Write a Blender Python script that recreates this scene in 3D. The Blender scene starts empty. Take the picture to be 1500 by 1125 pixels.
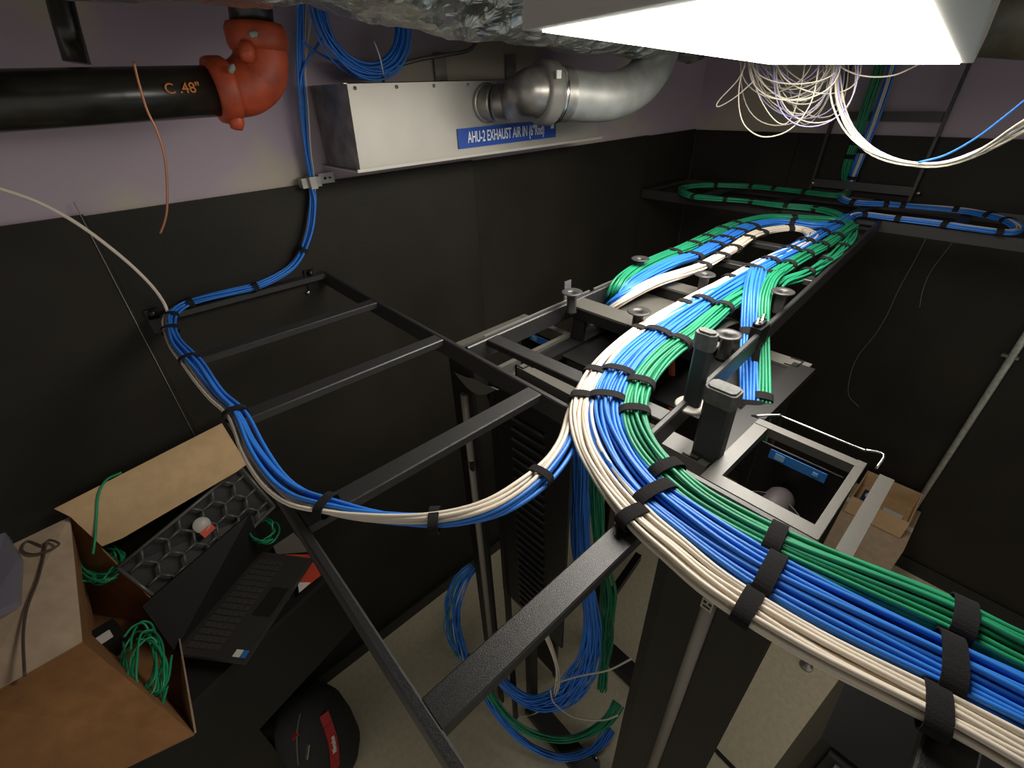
import bpy, bmesh, math, random
import numpy as np
from mathutils import Vector, Matrix

# ---------------------------------------------------------------- camera
CAM_H = 2.6
F_PX = 665.24
R = np.array([[0.73992692, -0.38626753, 0.55073183],
              [-0.6718449, -0.3833867, 0.63375],
              [-0.03365379, -0.83893506, -0.54319001]])
scene = bpy.context.scene
cam_data = bpy.data.cameras.new('camera')
cam = bpy.data.objects.new('camera', cam_data)
scene.collection.objects.link(cam)
scene.camera = cam
cam_data.sensor_fit = 'HORIZONTAL'
cam_data.sensor_width = 36.0
cam_data.lens = F_PX / 1500 * 36.0
cam_data.clip_start = 0.01
m = Matrix.Identity(4)
for i in range(3):
    m[i][0] = R[i, 0]; m[i][1] = -R[i, 1]; m[i][2] = -R[i, 2]
m[2][3] = CAM_H
cam.matrix_world = m

# ---------------------------------------------------------------- world and exposure
world = bpy.data.worlds.new('world'); scene.world = world
world.use_nodes = True
bgn = world.node_tree.nodes['Background']
bgn.inputs[0].default_value = (1.0, 0.95, 0.86, 1); bgn.inputs[1].default_value = 0.38
scene.view_settings.view_transform = 'Standard'
scene.view_settings.look = 'None'
scene.view_settings.exposure = 0.22
scene.view_settings.gamma = 1.0
PANEL_STRENGTH = 12.0

# ---------------------------------------------------------------- helpers
def ray(px, py):
    d = np.array([px - 750.0, py - 562.5, F_PX]); d /= np.linalg.norm(d)
    return R @ d
def atz(px, py, z):          # z measured from the camera height
    r = ray(px, py); q = r * (z / r[2]); return Vector((q[0], q[1], q[2] + CAM_H))
def aty(px, py, y):
    r = ray(px, py); q = r * (y / r[1]); return Vector((q[0], q[1], q[2] + CAM_H))
def atx(px, py, x):
    r = ray(px, py); q = r * (x / r[0]); return Vector((q[0], q[1], q[2] + CAM_H))
def V(x, y, z): return Vector((x, y, z))
def W(x, y, zr): return Vector((x, y, zr + CAM_H))

COL = scene.collection
def empty(name, loc, label=None, cat=None, group=None):
    o = bpy.data.objects.new(name, None); o.empty_display_size = 0.05
    COL.objects.link(o); o.location = loc
    bpy.context.view_layer.update()
    if label: o['label'] = label
    if cat: o['category'] = cat
    if group: o['group'] = group
    return o
def tag(o, label=None, cat=None, group=None, kind=None):
    if label: o['label'] = label
    if cat: o['category'] = cat
    if group: o['group'] = group
    if kind: o['kind'] = kind
    return o

MATS = {}
def mat(name, col, rough=0.5, metal=0.0, var=0.0, vscale=8.0, bump=0.0, bscale=60.0, emit=None, estr=1.0,
        spec=0.5, alpha=1.0, trans=0.0, col2=None):
    if name in MATS: return MATS[name]
    mt = bpy.data.materials.new(name); mt.use_nodes = True
    nt = mt.node_tree; bs = nt.nodes['Principled BSDF']
    bs.inputs['Roughness'].default_value = rough
    bs.inputs['Metallic'].default_value = metal
    bs.inputs['Specular IOR Level'].default_value = spec
    bs.inputs['Base Color'].default_value = (*col, 1)
    tc = nt.nodes.new('ShaderNodeTexCoord')
    if var > 0 or col2:
        nz = nt.nodes.new('ShaderNodeTexNoise'); nz.inputs['Scale'].default_value = vscale
        nz.inputs['Detail'].default_value = 4
        nt.links.new(tc.outputs['Object'], nz.inputs['Vector'])
        cr = nt.nodes.new('ShaderNodeValToRGB')
        c2 = col2 if col2 else tuple(min(1, c * (1 + var)) for c in col)
        c1 = col if col2 else tuple(c * (1 - var) for c in col)
        cr.color_ramp.elements[0].position = 0.35; cr.color_ramp.elements[1].position = 0.65
        cr.color_ramp.elements[0].color = (*c1, 1); cr.color_ramp.elements[1].color = (*c2, 1)
        nt.links.new(nz.outputs['Fac'], cr.inputs['Fac'])
        nt.links.new(cr.outputs['Color'], bs.inputs['Base Color'])
    if bump > 0:
        n2 = nt.nodes.new('ShaderNodeTexNoise'); n2.inputs['Scale'].default_value = bscale
        nt.links.new(tc.outputs['Object'], n2.inputs['Vector'])
        bp = nt.nodes.new('ShaderNodeBump'); bp.inputs['Strength'].default_value = bump
        bp.inputs['Distance'].default_value = 0.002
        nt.links.new(n2.outputs['Fac'], bp.inputs['Height'])
        nt.links.new(bp.outputs['Normal'], bs.inputs['Normal'])
    if emit:
        bs.inputs['Emission Color'].default_value = (*emit, 1)
        bs.inputs['Emission Strength'].default_value = estr
    if alpha < 1: bs.inputs['Alpha'].default_value = alpha
    if trans > 0: bs.inputs['Transmission Weight'].default_value = trans
    MATS[name] = mt
    return mt

BLACKP = mat('black powder coat', (0.020, 0.0195, 0.020), 0.40, spec=0.7, bump=0.25, bscale=900, var=0.25, vscale=300)
RACKB = mat('black rack steel', (0.008, 0.0075, 0.0075), 0.38, spec=0.4)
BLACKM = mat('matte black plastic', (0.014, 0.014, 0.014), 0.6, spec=.3)
CAPM = mat('dark grey rubber cap', (0.11, 0.11, 0.105), 0.65, var=0.2, vscale=60)
VELCRO = mat('black hook and loop tape', (0.022, 0.021, 0.022), 0.95, bump=0.6, bscale=1200, spec=0.1)
BLUEC = mat('blue cable jacket', (0.030, 0.195, 0.68), 0.38, var=0.12, vscale=9)
GREENC = mat('green cable jacket', (0.016, 0.25, 0.12), 0.4, var=0.15, vscale=9)
WHITEC = mat('cream white cable jacket', (0.74, 0.66, 0.55), 0.42, var=0.04, vscale=9)
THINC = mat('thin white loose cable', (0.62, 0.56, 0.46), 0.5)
LILACC = mat('lilac tinted white cable', (0.36, 0.33, 0.58), 0.5)  # white jacket with a purple tint
GALV = mat('galvanised steel', (0.36, 0.35, 0.32), 0.42, metal=0.8, var=0.18, vscale=14)
GALVD = mat('darker galvanised steel', (0.30, 0.29, 0.27), 0.35, metal=0.8, var=0.25, vscale=20)
SHEET = mat('satin sheet metal', (0.46, 0.44, 0.40), 0.5, metal=0.55, var=0.05, vscale=5)
CHROME = mat('bright zinc', (0.75, 0.75, 0.73), 0.2, metal=1.0)
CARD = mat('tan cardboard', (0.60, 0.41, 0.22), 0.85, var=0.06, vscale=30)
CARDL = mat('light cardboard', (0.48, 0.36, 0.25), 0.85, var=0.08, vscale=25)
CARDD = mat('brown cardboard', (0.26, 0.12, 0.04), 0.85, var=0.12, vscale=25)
COPPER = mat('copper wire', (0.55, 0.24, 0.13), 0.4, metal=0.6)
TAPEB = mat('blue label', (0.03, 0.20, 0.60), 0.4)
PAPER = mat('white paper', (0.75, 0.73, 0.68), 0.7)
REDM = mat('red printed card', (0.62, 0.07, 0.035), 0.6)

class MB:
    """collects shapes into one mesh"""
    def __init__(s): s.v = []; s.f = []; s.sm = []
    def add(s, vs, fs, smooth=False):
        n = len(s.v); s.v += [tuple(v) for v in vs]
        s.f += [tuple(i + n for i in f) for f in fs]; s.sm += [smooth] * len(fs); return s
    def box(s, c, size, M3=None):
        hx, hy, hz = size[0] / 2, size[1] / 2, size[2] / 2
        vs = [Vector((x, y, z)) for x in (-hx, hx) for y in (-hy, hy) for z in (-hz, hz)]
        if M3 is not None: vs = [M3 @ v for v in vs]
        vs = [v + Vector(c) for v in vs]
        return s.add(vs, [(0, 1, 3, 2), (4, 6, 7, 5), (0, 4, 5, 1), (2, 3, 7, 6), (0, 2, 6, 4), (1, 5, 7, 3)])
    def bar(s, a, b, w, h, up=Vector((0, 0, 1)), bev=0.0):
        """box bar from a to b, w across, h along up, optionally with chamfered long edges"""
        a = Vector(a); b = Vector(b); t = (b - a).normalized()
        side = t.cross(up)
        if side.length < 1e-4: side = t.cross(Vector((1, 0, 0)))
        side.normalize(); u = side.cross(t).normalized()
        w2, h2 = w / 2, h / 2
        if bev > 0:
            pr = [(-w2, -h2 + bev), (-w2 + bev, -h2), (w2 - bev, -h2), (w2, -h2 + bev), (w2, h2 - bev), (w2 - bev, h2), (-w2 + bev, h2), (-w2, h2 - bev)]
        else: pr = [(-w2, -h2), (w2, -h2), (w2, h2), (-w2, h2)]
        n = len(pr)
        vs = [a + side * x + u * y for x, y in pr] + [b + side * x + u * y for x, y in pr]
        fs = [(i, (i + 1) % n, n + (i + 1) % n, n + i) for i in range(n)] + [tuple(range(n))[::-1], tuple(range(n, 2 * n))]
        return s.add(vs, fs)
    def channel(s, a, b, w, h, th, up=Vector((0, 0, 1))):
        """C shaped rail: web on the outer side with two flanges"""
        a = Vector(a); b = Vector(b); t = (b - a).normalized(); side = t.cross(up).normalized()
        s.bar(a, b, th, h, up)
        for k in (-1, 1):
            o = Vector(up) * (k * (h - th) / 2) + side * (w / 2)
            s.bar(a + o, b + o, w, th, up)
        return s
    def tube(s, pts, r, sides=8, closed=False, cap=True):
        pts = [Vector(p) for p in pts]; n = len(pts)
        rr = r if isinstance(r, (list, tuple)) else [r] * n
        prev = None; vs = []
        for i, p in enumerate(pts):
            a = pts[(i - 1) % n] if (closed or i > 0) else p
            b = pts[(i + 1) % n] if (closed or i < n - 1) else p
            t = (b - a).normalized()
            if prev is None:
                prev = t.cross(Vector((0, 0, 1)))
                if prev.length < 0.1: prev = t.cross(Vector((1, 0, 0)))
            nr = (prev - t * prev.dot(t)).normalized(); prev = nr
            bn = t.cross(nr)
            for k in range(sides):
                th = 2 * math.pi * k / sides
                vs.append(p + (nr * math.cos(th) + bn * math.sin(th)) * rr[i])
        fs = []
        m_ = n if closed else n - 1
        for i in range(m_):
            j = (i + 1) % n
            for k in range(sides):
                k2 = (k + 1) % sides
                fs.append((i * sides + k, i * sides + k2, j * sides + k2, j * sides + k))
        s.add(vs, fs, True)
        if cap and not closed:
            base = len(s.v) - len(vs)
            s.f.append(tuple(base + k for k in range(sides))[::-1]); s.sm.append(False)
            s.f.append(tuple(base + (n - 1) * sides + k for k in range(sides))); s.sm.append(False)
        return s
    def lathe(s, prof, c, axis=Vector((0, 0, 1)), seg=28):
        axis = Vector(axis).normalized(); u = axis.cross(Vector((0, 0, 1)))
        if u.length < 0.1: u = axis.cross(Vector((1, 0, 0)))
        u.normalize(); w = axis.cross(u)
        vs = []; n = len(prof)
        for k in range(seg):
            th = 2 * math.pi * k / seg
            for r_, h_ in prof: vs.append(Vector(c) + axis * h_ + (u * math.cos(th) + w * math.sin(th)) * r_)
        fs = []
        for k in range(seg):
            k2 = (k + 1) % seg
            for i in range(n - 1): fs.append((k * n + i, k2 * n + i, k2 * n + i + 1, k * n + i + 1))
        return s.add(vs, fs, True)
    def slab(s, quad, th, nrm=None):
        q = [Vector(p) for p in quad]
        nn = nrm if nrm is not None else (q[1] - q[0]).cross(q[2] - q[0]).normalized()
        n = len(q); vs = q + [p - nn * th for p in q]
        fs = [tuple(range(n)), tuple(range(n, 2 * n))[::-1]] + [(i, n + i, n + (i + 1) % n, (i + 1) % n) for i in range(n)]
        return s.add(vs, fs)
    def build(s, name, m_, parent=None, origin=None, **k):
        me = bpy.data.meshes.new(name)
        vs = [Vector(v) for v in s.v]
        if origin is None:
            if parent is None:
                xs = [v.x for v in vs]; ys = [v.y for v in vs]; zs = [v.z for v in vs]
                origin = Vector(((min(xs) + max(xs)) / 2, (min(ys) + max(ys)) / 2, min(zs)))
            else: origin = sum(vs, Vector()) / len(vs)
        origin = Vector(origin)
        me.from_pydata([v - origin for v in vs], [], s.f)
        me.polygons.foreach_set('use_smooth', s.sm)
        me.materials.append(m_)
        bm = bmesh.new(); bm.from_mesh(me); bmesh.ops.recalc_face_normals(bm, faces=bm.faces); bm.to_mesh(me); bm.free()
        o = bpy.data.objects.new(name, me); COL.objects.link(o)
        o.location = origin
        if parent is not None: attach(o, parent)
        tag(o, **k)
        return o
def wloc(o):
    l = o.location.copy()
    p = o.parent
    while p is not None:
        l = l + p.location; p = p.parent
    return l
def attach(o, parent):
    o.parent = parent
    o.location = o.location - wloc(parent)

def cr(pts, n):
    """Catmull-Rom through the points, n samples per span"""
    P = [np.array(p, float) for p in pts]
    P = [2 * P[0] - P[1]] + P + [2 * P[-1] - P[-2]]
    out = []
    for i in range(1, len(P) - 2):
        p0, p1, p2, p3 = P[i - 1:i + 3]
        for k in range(n):
            t = k / n
            out.append(0.5 * ((2 * p1) + (-p0 + p2) * t + (2 * p0 - 5 * p1 + 4 * p2 - p3) * t * t + (-p0 + 3 * p1 - 3 * p2 + p3) * t ** 3))
    out.append(P[-2])
    return out
def resample(pts, step):
    P = np.array(pts); d = np.linalg.norm(np.diff(P, axis=0), axis=1); s_ = np.concatenate([[0], np.cumsum(d)])
    n = max(4, int(s_[-1] / step)); t = np.linspace(0, s_[-1], n + 1)
    return np.stack([np.interp(t, s_, P[:, k]) for k in range(P.shape[1])], 1), s_[-1]

def pack(n, asp):
    """n offsets in a unit-spaced hexagonal packing filling an ellipse of aspect asp"""
    c = []
    for j in range(-12, 13):
        for i in range(-20, 21):
            x = i + (0.5 if j % 2 else 0); y = j * 0.866
            c.append((math.hypot(x / asp, y), x, y))
    c.sort(); return [(x, y) for _, x, y in c[:n]]

def proj(p):
    c = R.T @ (np.array(p) - np.array([0, 0, CAM_H])); return c[0] / c[2] * F_PX + 750, c[1] / c[2] * F_PX + 562.5
def bundle(name, label, cat, ctrl, n, rc, material, asp=2.2, straps=(), strap_w=0.0195, wob=0.5, seed=1, extra=None,
           group=None, step=0.014, sides=6, up=(0, 0, 1), spread=None, strap_name='cable_strap', tail=False, sidev=None, twist=None):
    """a strapped bundle of separate cables along the control points.
    straps are arc-length fractions; extra = {index: material}"""
    rnd = random.Random(seed)
    path = cr(ctrl, 10); P, L = resample(path, step); N = len(P)
    T = np.gradient(P, axis=0); T /= np.linalg.norm(T, axis=1)[:, None]
    U0 = np.array(up, float)
    S = np.zeros_like(P); prev = None
    for i in range(N):
        s_ = np.cross(T[i], U0) if sidev is None else np.array(sidev, float) - T[i] * T[i].dot(sidev)
        if np.linalg.norm(s_) < 0.25 and prev is not None: s_ = prev - T[i] * prev.dot(T[i])
        s_ /= np.linalg.norm(s_)
        if prev is not None:
            if s_.dot(prev) < 0: s_ = -s_
            s_ = prev * 0.6 + s_ * 0.4; s_ -= T[i] * s_.dot(T[i]); s_ /= np.linalg.norm(s_)
        S[i] = s_; prev = s_
    Un = np.cross(S, T)
    org = Vector(P[0]); org.z = min(P[:, 2])
    root = empty(name, org, label, cat, group)
    offs = pack(n, asp)
    tt = np.linspace(0, 1, N)
    sp = np.ones(N) if spread is None else np.interp(tt, np.linspace(0, 1, len(spread)), spread)
    mx = max(abs(x) for x, y in offs) + 0.5; my = max(abs(y) for x, y in offs) + 0.5
    for k, (ox, oy) in enumerate(offs):
        ph = [rnd.random() * 6.28 for _ in range(4)]
        fr = [rnd.uniform(2, 4.5) * L / 1.0 for _ in range(2)]
        wx = wob * np.sin(fr[0] * 6.28 * tt * 0.6 + ph[0]) * 0.7
        wy = wob * np.sin(fr[1] * 6.28 * tt * 0.6 + ph[1]) * 0.35
        if twist is None: ax_, ay_ = ox, oy
        else:
            an = np.interp(tt, twist[0], twist[1]); ax_ = ox * np.cos(an) - oy * np.sin(an); ay_ = ox * np.sin(an) + oy * np.cos(an)
        q = P + S * ((np.clip(ax_ + wx, -mx, mx)) * sp * rc * 2.0)[:, None] + Un * ((np.clip(ay_ + wy, -my, my)) * rc * 2.0)[:, None]
        MB().tube(q, rc, sides).build('cable', (extra or {}).get(k, material), root)
    w = mx * rc * 2 + 0.0015; h = my * rc * 2 + 0.0015
    for st in straps:
        if isinstance(st, tuple):      # measured position: take the nearest sample of the path
            dist = [math.hypot(*(np.array(proj(q)) - st)) for q in P]; i = min(N - 2, max(1, int(np.argmin(dist))))
        else: i = min(N - 2, max(1, int(st * (N - 1))))
        c = P[i]; ring = []; ring2 = []
        ns = 28; vs = []
        ww = w * sp[i]
        for e in (-0.5, 0.5):
            for rr in (0.0, 0.0018):
                for a in range(ns):
                    th = 2 * math.pi * a / ns
                    ex = math.copysign(abs(math.cos(th)) ** 0.8, math.cos(th)); ey = math.copysign(abs(math.sin(th)) ** 0.8, math.sin(th))
                    vs.append(Vector(c + T[i] * strap_w * e + S[i] * ex * (ww + rr) + Un[i] * ey * (h + rr)))
        fs = []
        for a in range(ns):
            b = (a + 1) % ns
            fs += [(ns + a, ns + b, 3 * ns + b, 3 * ns + a), (a, b, 2 * ns + b, 2 * ns + a), (a, b, ns + b, ns + a), (2 * ns + a, 2 * ns + b, 3 * ns + b, 3 * ns + a)]
        mb = MB().add(vs, fs, False)
        if tail:
            s0 = Vector(c + S[i] * ww * 0.9 + Un[i] * h * 0.6); 
            mb.slab([s0, s0 + Vector(T[i]) * strap_w, s0 + Vector(T[i]) * strap_w + Vector(S[i]) * 0.018 + Vector(Un[i]) * 0.004, s0 + Vector(S[i]) * 0.018 + Vector(Un[i]) * 0.004], 0.0015)
        mb.build(strap_name, VELCRO, root)
    return root

def text_mesh(name, body, size, M4, material, parent, sx=1.0, extrude=0.0004):
    cu = bpy.data.curves.new(name, 'FONT'); cu.body = body; cu.size = size; cu.extrude = extrude
    cu.offset = size * .010; cu.align_x = 'CENTER'; cu.align_y = 'CENTER'
    tmp = bpy.data.objects.new(name + '_tmp', cu); COL.objects.link(tmp)
    dg = bpy.context.evaluated_depsgraph_get()
    me = bpy.data.meshes.new_from_object(tmp.evaluated_get(dg))
    bpy.data.objects.remove(tmp); 
    me.transform(M4 @ Matrix.Diagonal((sx, 1, 1, 1)))
    cen = sum((v.co for v in me.vertices), Vector()) / max(1, len(me.vertices))
    me.transform(Matrix.Translation(-cen))
    me.materials.clear(); me.materials.append(material)
    me.name = name
    o = bpy.data.objects.new(name, me); COL.objects.link(o); o.location = cen
    if parent: attach(o, parent)
    return o
def frame4(o, x, y):
    """matrix whose local x,y are the given world directions, origin o"""
    x = Vector(x).normalized(); y = Vector(y); y = (y - x * y.dot(x)).normalized(); z = x.cross(y)
    M_ = Matrix.Identity(4)
    for i in range(3): M_[i][0] = x[i]; M_[i][1] = y[i]; M_[i][2] = z[i]; M_[i][3] = o[i]
    return M_

# ---------------------------------------------------------------- the light over the racks
def ceiling_light():
    FL = atx(1130, 92, 1.6); FR = atx(1407, 91, 1.6)
    NLv = Vector(ray(795, 43) * 1.06) + Vector((0, 0, CAM_H)); NRv = Vector(ray(1362, 0) * 0.75) + Vector((0, 0, CAM_H))
    dl = (NLv - FL); dr = (NRv - FR)
    NL = NLv; NR = FR + dr * (1.05 / abs(dr.x))
    up = (NL - FL).cross(FR - FL).normalized()
    if up.z < 0: up = -up
    root = empty('ceiling_light', (FL + FR + NL + NR) / 4, 'bright white flat panel light hung over the cable trays at the top', 'light')
    mix = lambda a, b, t: a + (b - a) * t
    def inner(u, v):  # u along left->right, v far->near
        return mix(mix(FL, FR, u), mix(NL, NR, u), v)
    lens_q = [inner(0.0, 0.0) , inner(1.0, 0.0), inner(1.0, 1), inner(0.0, 1)]
    c = [p - up * 0.000 for p in lens_q]
    MB().slab([c[0], c[1], c[2], c[3]], -0.004, (-up)).build('diffuser', mat('lit diffuser', (0.9, 0.9, 0.9), 0.4, emit=(1.0, 0.94, 0.84), estr=PANEL_STRENGTH), root)
    # frame: rim strips around and the housing above
    fr = MB(); e = 0.022; H = 0.05
    ring_out = [inner(-0.06, -0.012), inner(1.05, -0.012), inner(1.10, 1.03), inner(-0.06, 1.03)]
    for i in range(4):
        j = (i + 1) % 4
        a, b, c2, d = lens_q[i], lens_q[j], ring_out[j], ring_out[i]
        fr.slab([a - up * 0.001, b - up * 0.001, c2 - up * 0.001, d - up * 0.001], 0.004, -up)
        fr.slab([d, c2, c2 + up * H, d + up * H], 0.002)
    fr.slab([p + up * H for p in ring_out], 0.003, up)
    fr.build('frame', mat('white painted fixture frame', (0.62, 0.60, 0.55), 0.5), root)
ceiling_light()

# ---------------------------------------------------------------- the room
WY = 1.585; WX = 2.94; X0 = -2.2; Y0 = -2.6; ZC = 3.15
SEAM = 2.38
def wall_mat(name, purple, seam):
    mt = bpy.data.materials.new(name); mt.use_nodes = True; nt = mt.node_tree; N = nt.nodes; L = nt.links
    bs = N['Principled BSDF']; geo = N.new('ShaderNodeNewGeometry'); sep = N.new('ShaderNodeSeparateXYZ')
    L.new(geo.outputs['Position'], sep.inputs[0])
    # skim coat blotches near the joints of the plasterboard
    nz = N.new('ShaderNodeTexNoise'); nz.inputs['Scale'].default_value = 1.8; nz.inputs['Detail'].default_value = 3
    L.new(geo.outputs['Position'], nz.inputs['Vector'])
    rp = N.new('ShaderNodeValToRGB'); rp.color_ramp.elements[0].position = 0.52; rp.color_ramp.elements[1].position = 0.60
    L.new(nz.outputs['Fac'], rp.inputs['Fac'])
    mx = N.new('ShaderNodeMix'); mx.data_type = 'RGBA'
    mx.inputs['A'].default_value = (*purple, 1); mx.inputs['B'].default_value = (0.50, 0.45, 0.36, 1)
    L.new(rp.outputs['Color'], mx.inputs['Factor'])
    L.new(mx.outputs['Result'], bs.inputs['Base Color']); bs.inputs['Roughness'].default_value = 0.85
    return mt
PURPLE = wall_mat('purple plasterboard with skim coat', (0.44, 0.36, 0.43), SEAM)
PLY = mat('black painted plywood', (0.0155, 0.0135, 0.010), 0.6, spec=.3, var=0.25, vscale=2.5, bump=0.35, bscale=90)
def boxo(name, lo, hi, m_, parent=None, **k):
    lo = Vector(lo); hi = Vector(hi)
    return MB().box((lo + hi) / 2, hi - lo).build(name, m_, parent, **k)
boxo('floor', (X0, Y0, -0.1), (WX + .1, WY + .1, 0), mat('beige vinyl tile', (0.66, 0.59, 0.41), 0.5, var=0.06, vscale=40), kind='structure')
boxo('ceiling', (X0, Y0, ZC), (WX + .1, WY + .1, ZC + .1), mat('dark deck ceiling', (0.06, 0.05, 0.05), 0.9, var=0.4, vscale=3), kind='structure')
boxo('wall_back', (X0, WY + 0.012, 0), (WX + .1, WY + .1, ZC), PURPLE, kind='structure')
boxo('wall_far', (WX + 0.012, Y0, 0), (WX + .1, WY + .012, ZC), PURPLE, kind='structure')
# plywood sheets over the walls, 1.2 m wide with open joints
def sheets():
    edges = [X0, -1.21, -0.004, 1.22, 2.44, WX]
    labs = ['black painted plywood sheet at far left of the back wall', 'black painted plywood sheet behind the cardboard boxes', 'black painted plywood sheet behind the side ladder tray',
            'black painted plywood sheet under the exhaust box', 'narrow black plywood strip in the room corner']
    for i in range(5):
        boxo('trim_%d' % (i + 1), (edges[i] + .0004, WY, 0.0), (edges[i + 1] - .0004, WY + .012, SEAM - 0.004 * i), PLY, kind='structure')
    ed = [Y0, -1.4, -0.18, 1.0, WY]
    for i in range(4):
        boxo('trim_%d' % (i + 6), (WX, ed[i] + .0015, 0.0), (WX + .012, ed[i + 1] - .0015, SEAM - .02), PLY, kind='structure')
sheets()
BASE = mat('black vinyl cove base', (0.012, 0.012, 0.012), 0.4)
MB().box((0.4, WY - .006, .05), (5.0, .012, .10)).box((0.4, WY - .012, .10), (5.0, .02, .006)).build('baseboard_back', BASE, kind='structure')
MB().box((WX - .006, -.5, .05), (.012, 4.2, .10)).build('baseboard_far', BASE, kind='structure')
# ---------------------------------------------------------------- ladder trays
ZL = CAM_H - 0.5            # top of the trays
SA1, SA2 = 0.53, 0.055     # stringers of the side tray
SH = 0.048; SW = 0.0127
def ladder(name, label, a1, b1, a2, b2, rungs, rw=0.038, rh=0.018, mat_=None, grp=None):
    """two stringers a1-b1, a2-b2; rungs as fractions along"""
    mat_ = mat_ or BLACKP
    a1, b1, a2, b2 = map(Vector, (a1, b1, a2, b2))
    dz = Vector((0, 0, -SH / 2))
    root = empty(name, (a1 + a2 + b1 + b2) / 4 + Vector((0, 0, -SH)), label, 'cable tray', grp)
    for a, b in ((a1, b1), (a2, b2)):
        MB().bar(a + dz, b + dz, SW, SH, bev=0.0025).build('stringer', mat_, root)
    for f in rungs:
        p = a1 + (b1 - a1) * f; q = a2 + (b2 - a2) * f
        d = (q - p).normalized() * SW * 0.5
        MB().bar(p + d + Vector((0, 0, -rh / 2 - 0.001)), q - d + Vector((0, 0, -rh / 2 - 0.001)), rw, rh, bev=0.002).build('rung', mat_, root)
    return root
ya, yb = 1.575, -1.2
rf = [(ya - y) / (ya - yb) for y in (1.565, 1.20, 0.868, 0.536, 0.207, -0.13, -0.47, -0.8, -1.13)]
LA = ladder('ladder_tray', 'black ladder cable tray running from the back wall down past the camera, nearest the viewer',
            (SA1, ya, ZL), (SA1, yb, ZL), (SA2, ya, ZL), (SA2, yb, ZL), rf)
for px, py in ((455, 402), (225, 462)):
    p = atz(px, py, -0.5)
    mb = MB().box((p.x, WY - .004, ZL - .02), (.035, .008, .07)).box((p.x, WY - .02, ZL - .008), (.03, .035, .006))
    mb.lathe([(0, .012), (.007, .01), (.008, 0), (.008, -.004), (0, -.004)], (p.x, WY - .018, ZL + .004))
    mb.build('wall_bracket', RACKB, LA)
MB().lathe([(0, -.006), (.006, -.005), (.008, 0), (.0, .0)], aty(452, 428, 1.578), (0, 1, 0)).build('bolt', CHROME, LA)
ML = ((0.54, .778), (2.42, .80)); MR = ((0.56, .300), (2.42, .425))
LM = ladder('ladder_tray', 'black ladder cable tray over the racks carrying the big looped cable bundles',
            (ML[0][0], ML[0][1], ZL), (ML[1][0], ML[1][1], ZL), (MR[0][0], MR[0][1], ZL), (MR[1][0], MR[1][1], ZL), [.04, .52, .67, .84, .985])
LT = ladder('ladder_tray', 'black cross tray along the far wall under the green and blue cable loops',
            (2.42, 1.575, ZL), (2.42, -1.3, ZL), (2.86, 1.575, ZL), (2.86, -1.3, ZL), [0.005, .12, .24, .36, .48, .6, .72, .84, .96])
# narrow bright strip along the wall-side stringer
MB().bar((0.60, .787, ZL + .002), (1.0, .791, ZL + .002), .004, .004).bar((1.02, .791, ZL + .002), (1.9, .797, ZL + .002), .004, .004).build('edge_strip', mat('bright grey edge', (.35, .35, .33), .3, metal=.7), LM)
# upright tray on the far wall
vr = empty('vertical_ladder_tray', (2.9, .64, 2.1), 'black upright ladder tray fixed to the far wall rising to the ceiling', 'cable tray')
for y in (.86, .43): MB().bar((2.90, y, 2.08), (2.90, y - .02, ZC), .03, .012, up=Vector((0, 1, 0))).build('stringer', BLACKP, vr)
for z in (2.14, 2.44, 2.74, 3.02): MB().bar((2.90, .856, z), (2.90, .434, z), .018, .038).build('rung', BLACKP, vr)
for px, py in ((1191, 267), (1345, 282)):
    MB().lathe([(0, -.018), (.008, -.015), (.011, -.004), (.011, 0), (0, 0)], atx(px, py, 2.9), (1, 0, 0)).build('bolt', CHROME, vr)

# splice connector on the near stringer of the main tray
p = atz(1110, 483, -.5)
sp = empty('tray_splice_connector', (p.x, p.y, ZL - .03), 'black bolted splice connector joining the tray rail beside the blue cable drop', 'bracket')
MB().box((p.x, p.y - .004, ZL - .012), (.05, .024, .05)).box((p.x, p.y, ZL + .016), (.028, .02, .012)).build('clamp', RACKB, sp)
for dx in (-.014, .014):
    MB().lathe([(0, .012), (.004, .012), (.004, 0), (.008, 0), (.008, -.004), (0, -.004)], (p.x + dx, p.y, ZL + .024)).build('bolt', CHROME, sp)
MB().bar((p.x - .01, p.y - .012, ZL - .03), (p.x - .07, p.y - .05, ZL - .17), .016, .006).build('brace', RACKB, sp)

# ---------------------------------------------------------------- cable bundles on the trays
zc = -0.484
def Z(pts, z=zc): return [atz(a, b, (c[0] if c else z)) for a, b, *c in pts]
WH = Z([(1180, 338), (1190, 346), (1180, 355), (1160, 366), (1100, 392), (1040, 424), (1000, 447), (965, 466), (930, 488), (895, 519), (866, 555), (852, 590), (850, 620), (858, 655),
        (876, 690), (903, 728), (940, 768), (985, 806), (1035, 848), (1092, 887), (1200, 952), (1370, 1040), (1500, 1112), (1640, 1190)])
BL = Z([(1243, 317), (1225, 330), (1200, 343), (1167, 363), (1120, 388), (1080, 411), (1035, 439), (995, 466), (957, 495), (925, 524), (899, 558), (888, 590), (890, 620), (902, 652),
        (922, 686), (955, 724), (1000, 760), (1055, 800), (1122, 842), (1220, 893), (1375, 968), (1500, 1030), (1640, 1100)])
GR = Z([(1250, 330), (1217, 353), (1173, 378), (1133, 403), (1093, 429), (1060, 451), (1018, 487), (982, 512), (953, 540), (935, 570), (929, 603), (936, 635),
        (955, 668), (985, 700), (1035, 740), (1137, 795), (1250, 843), (1385, 900), (1500, 958), (1640, 1020)])
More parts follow.
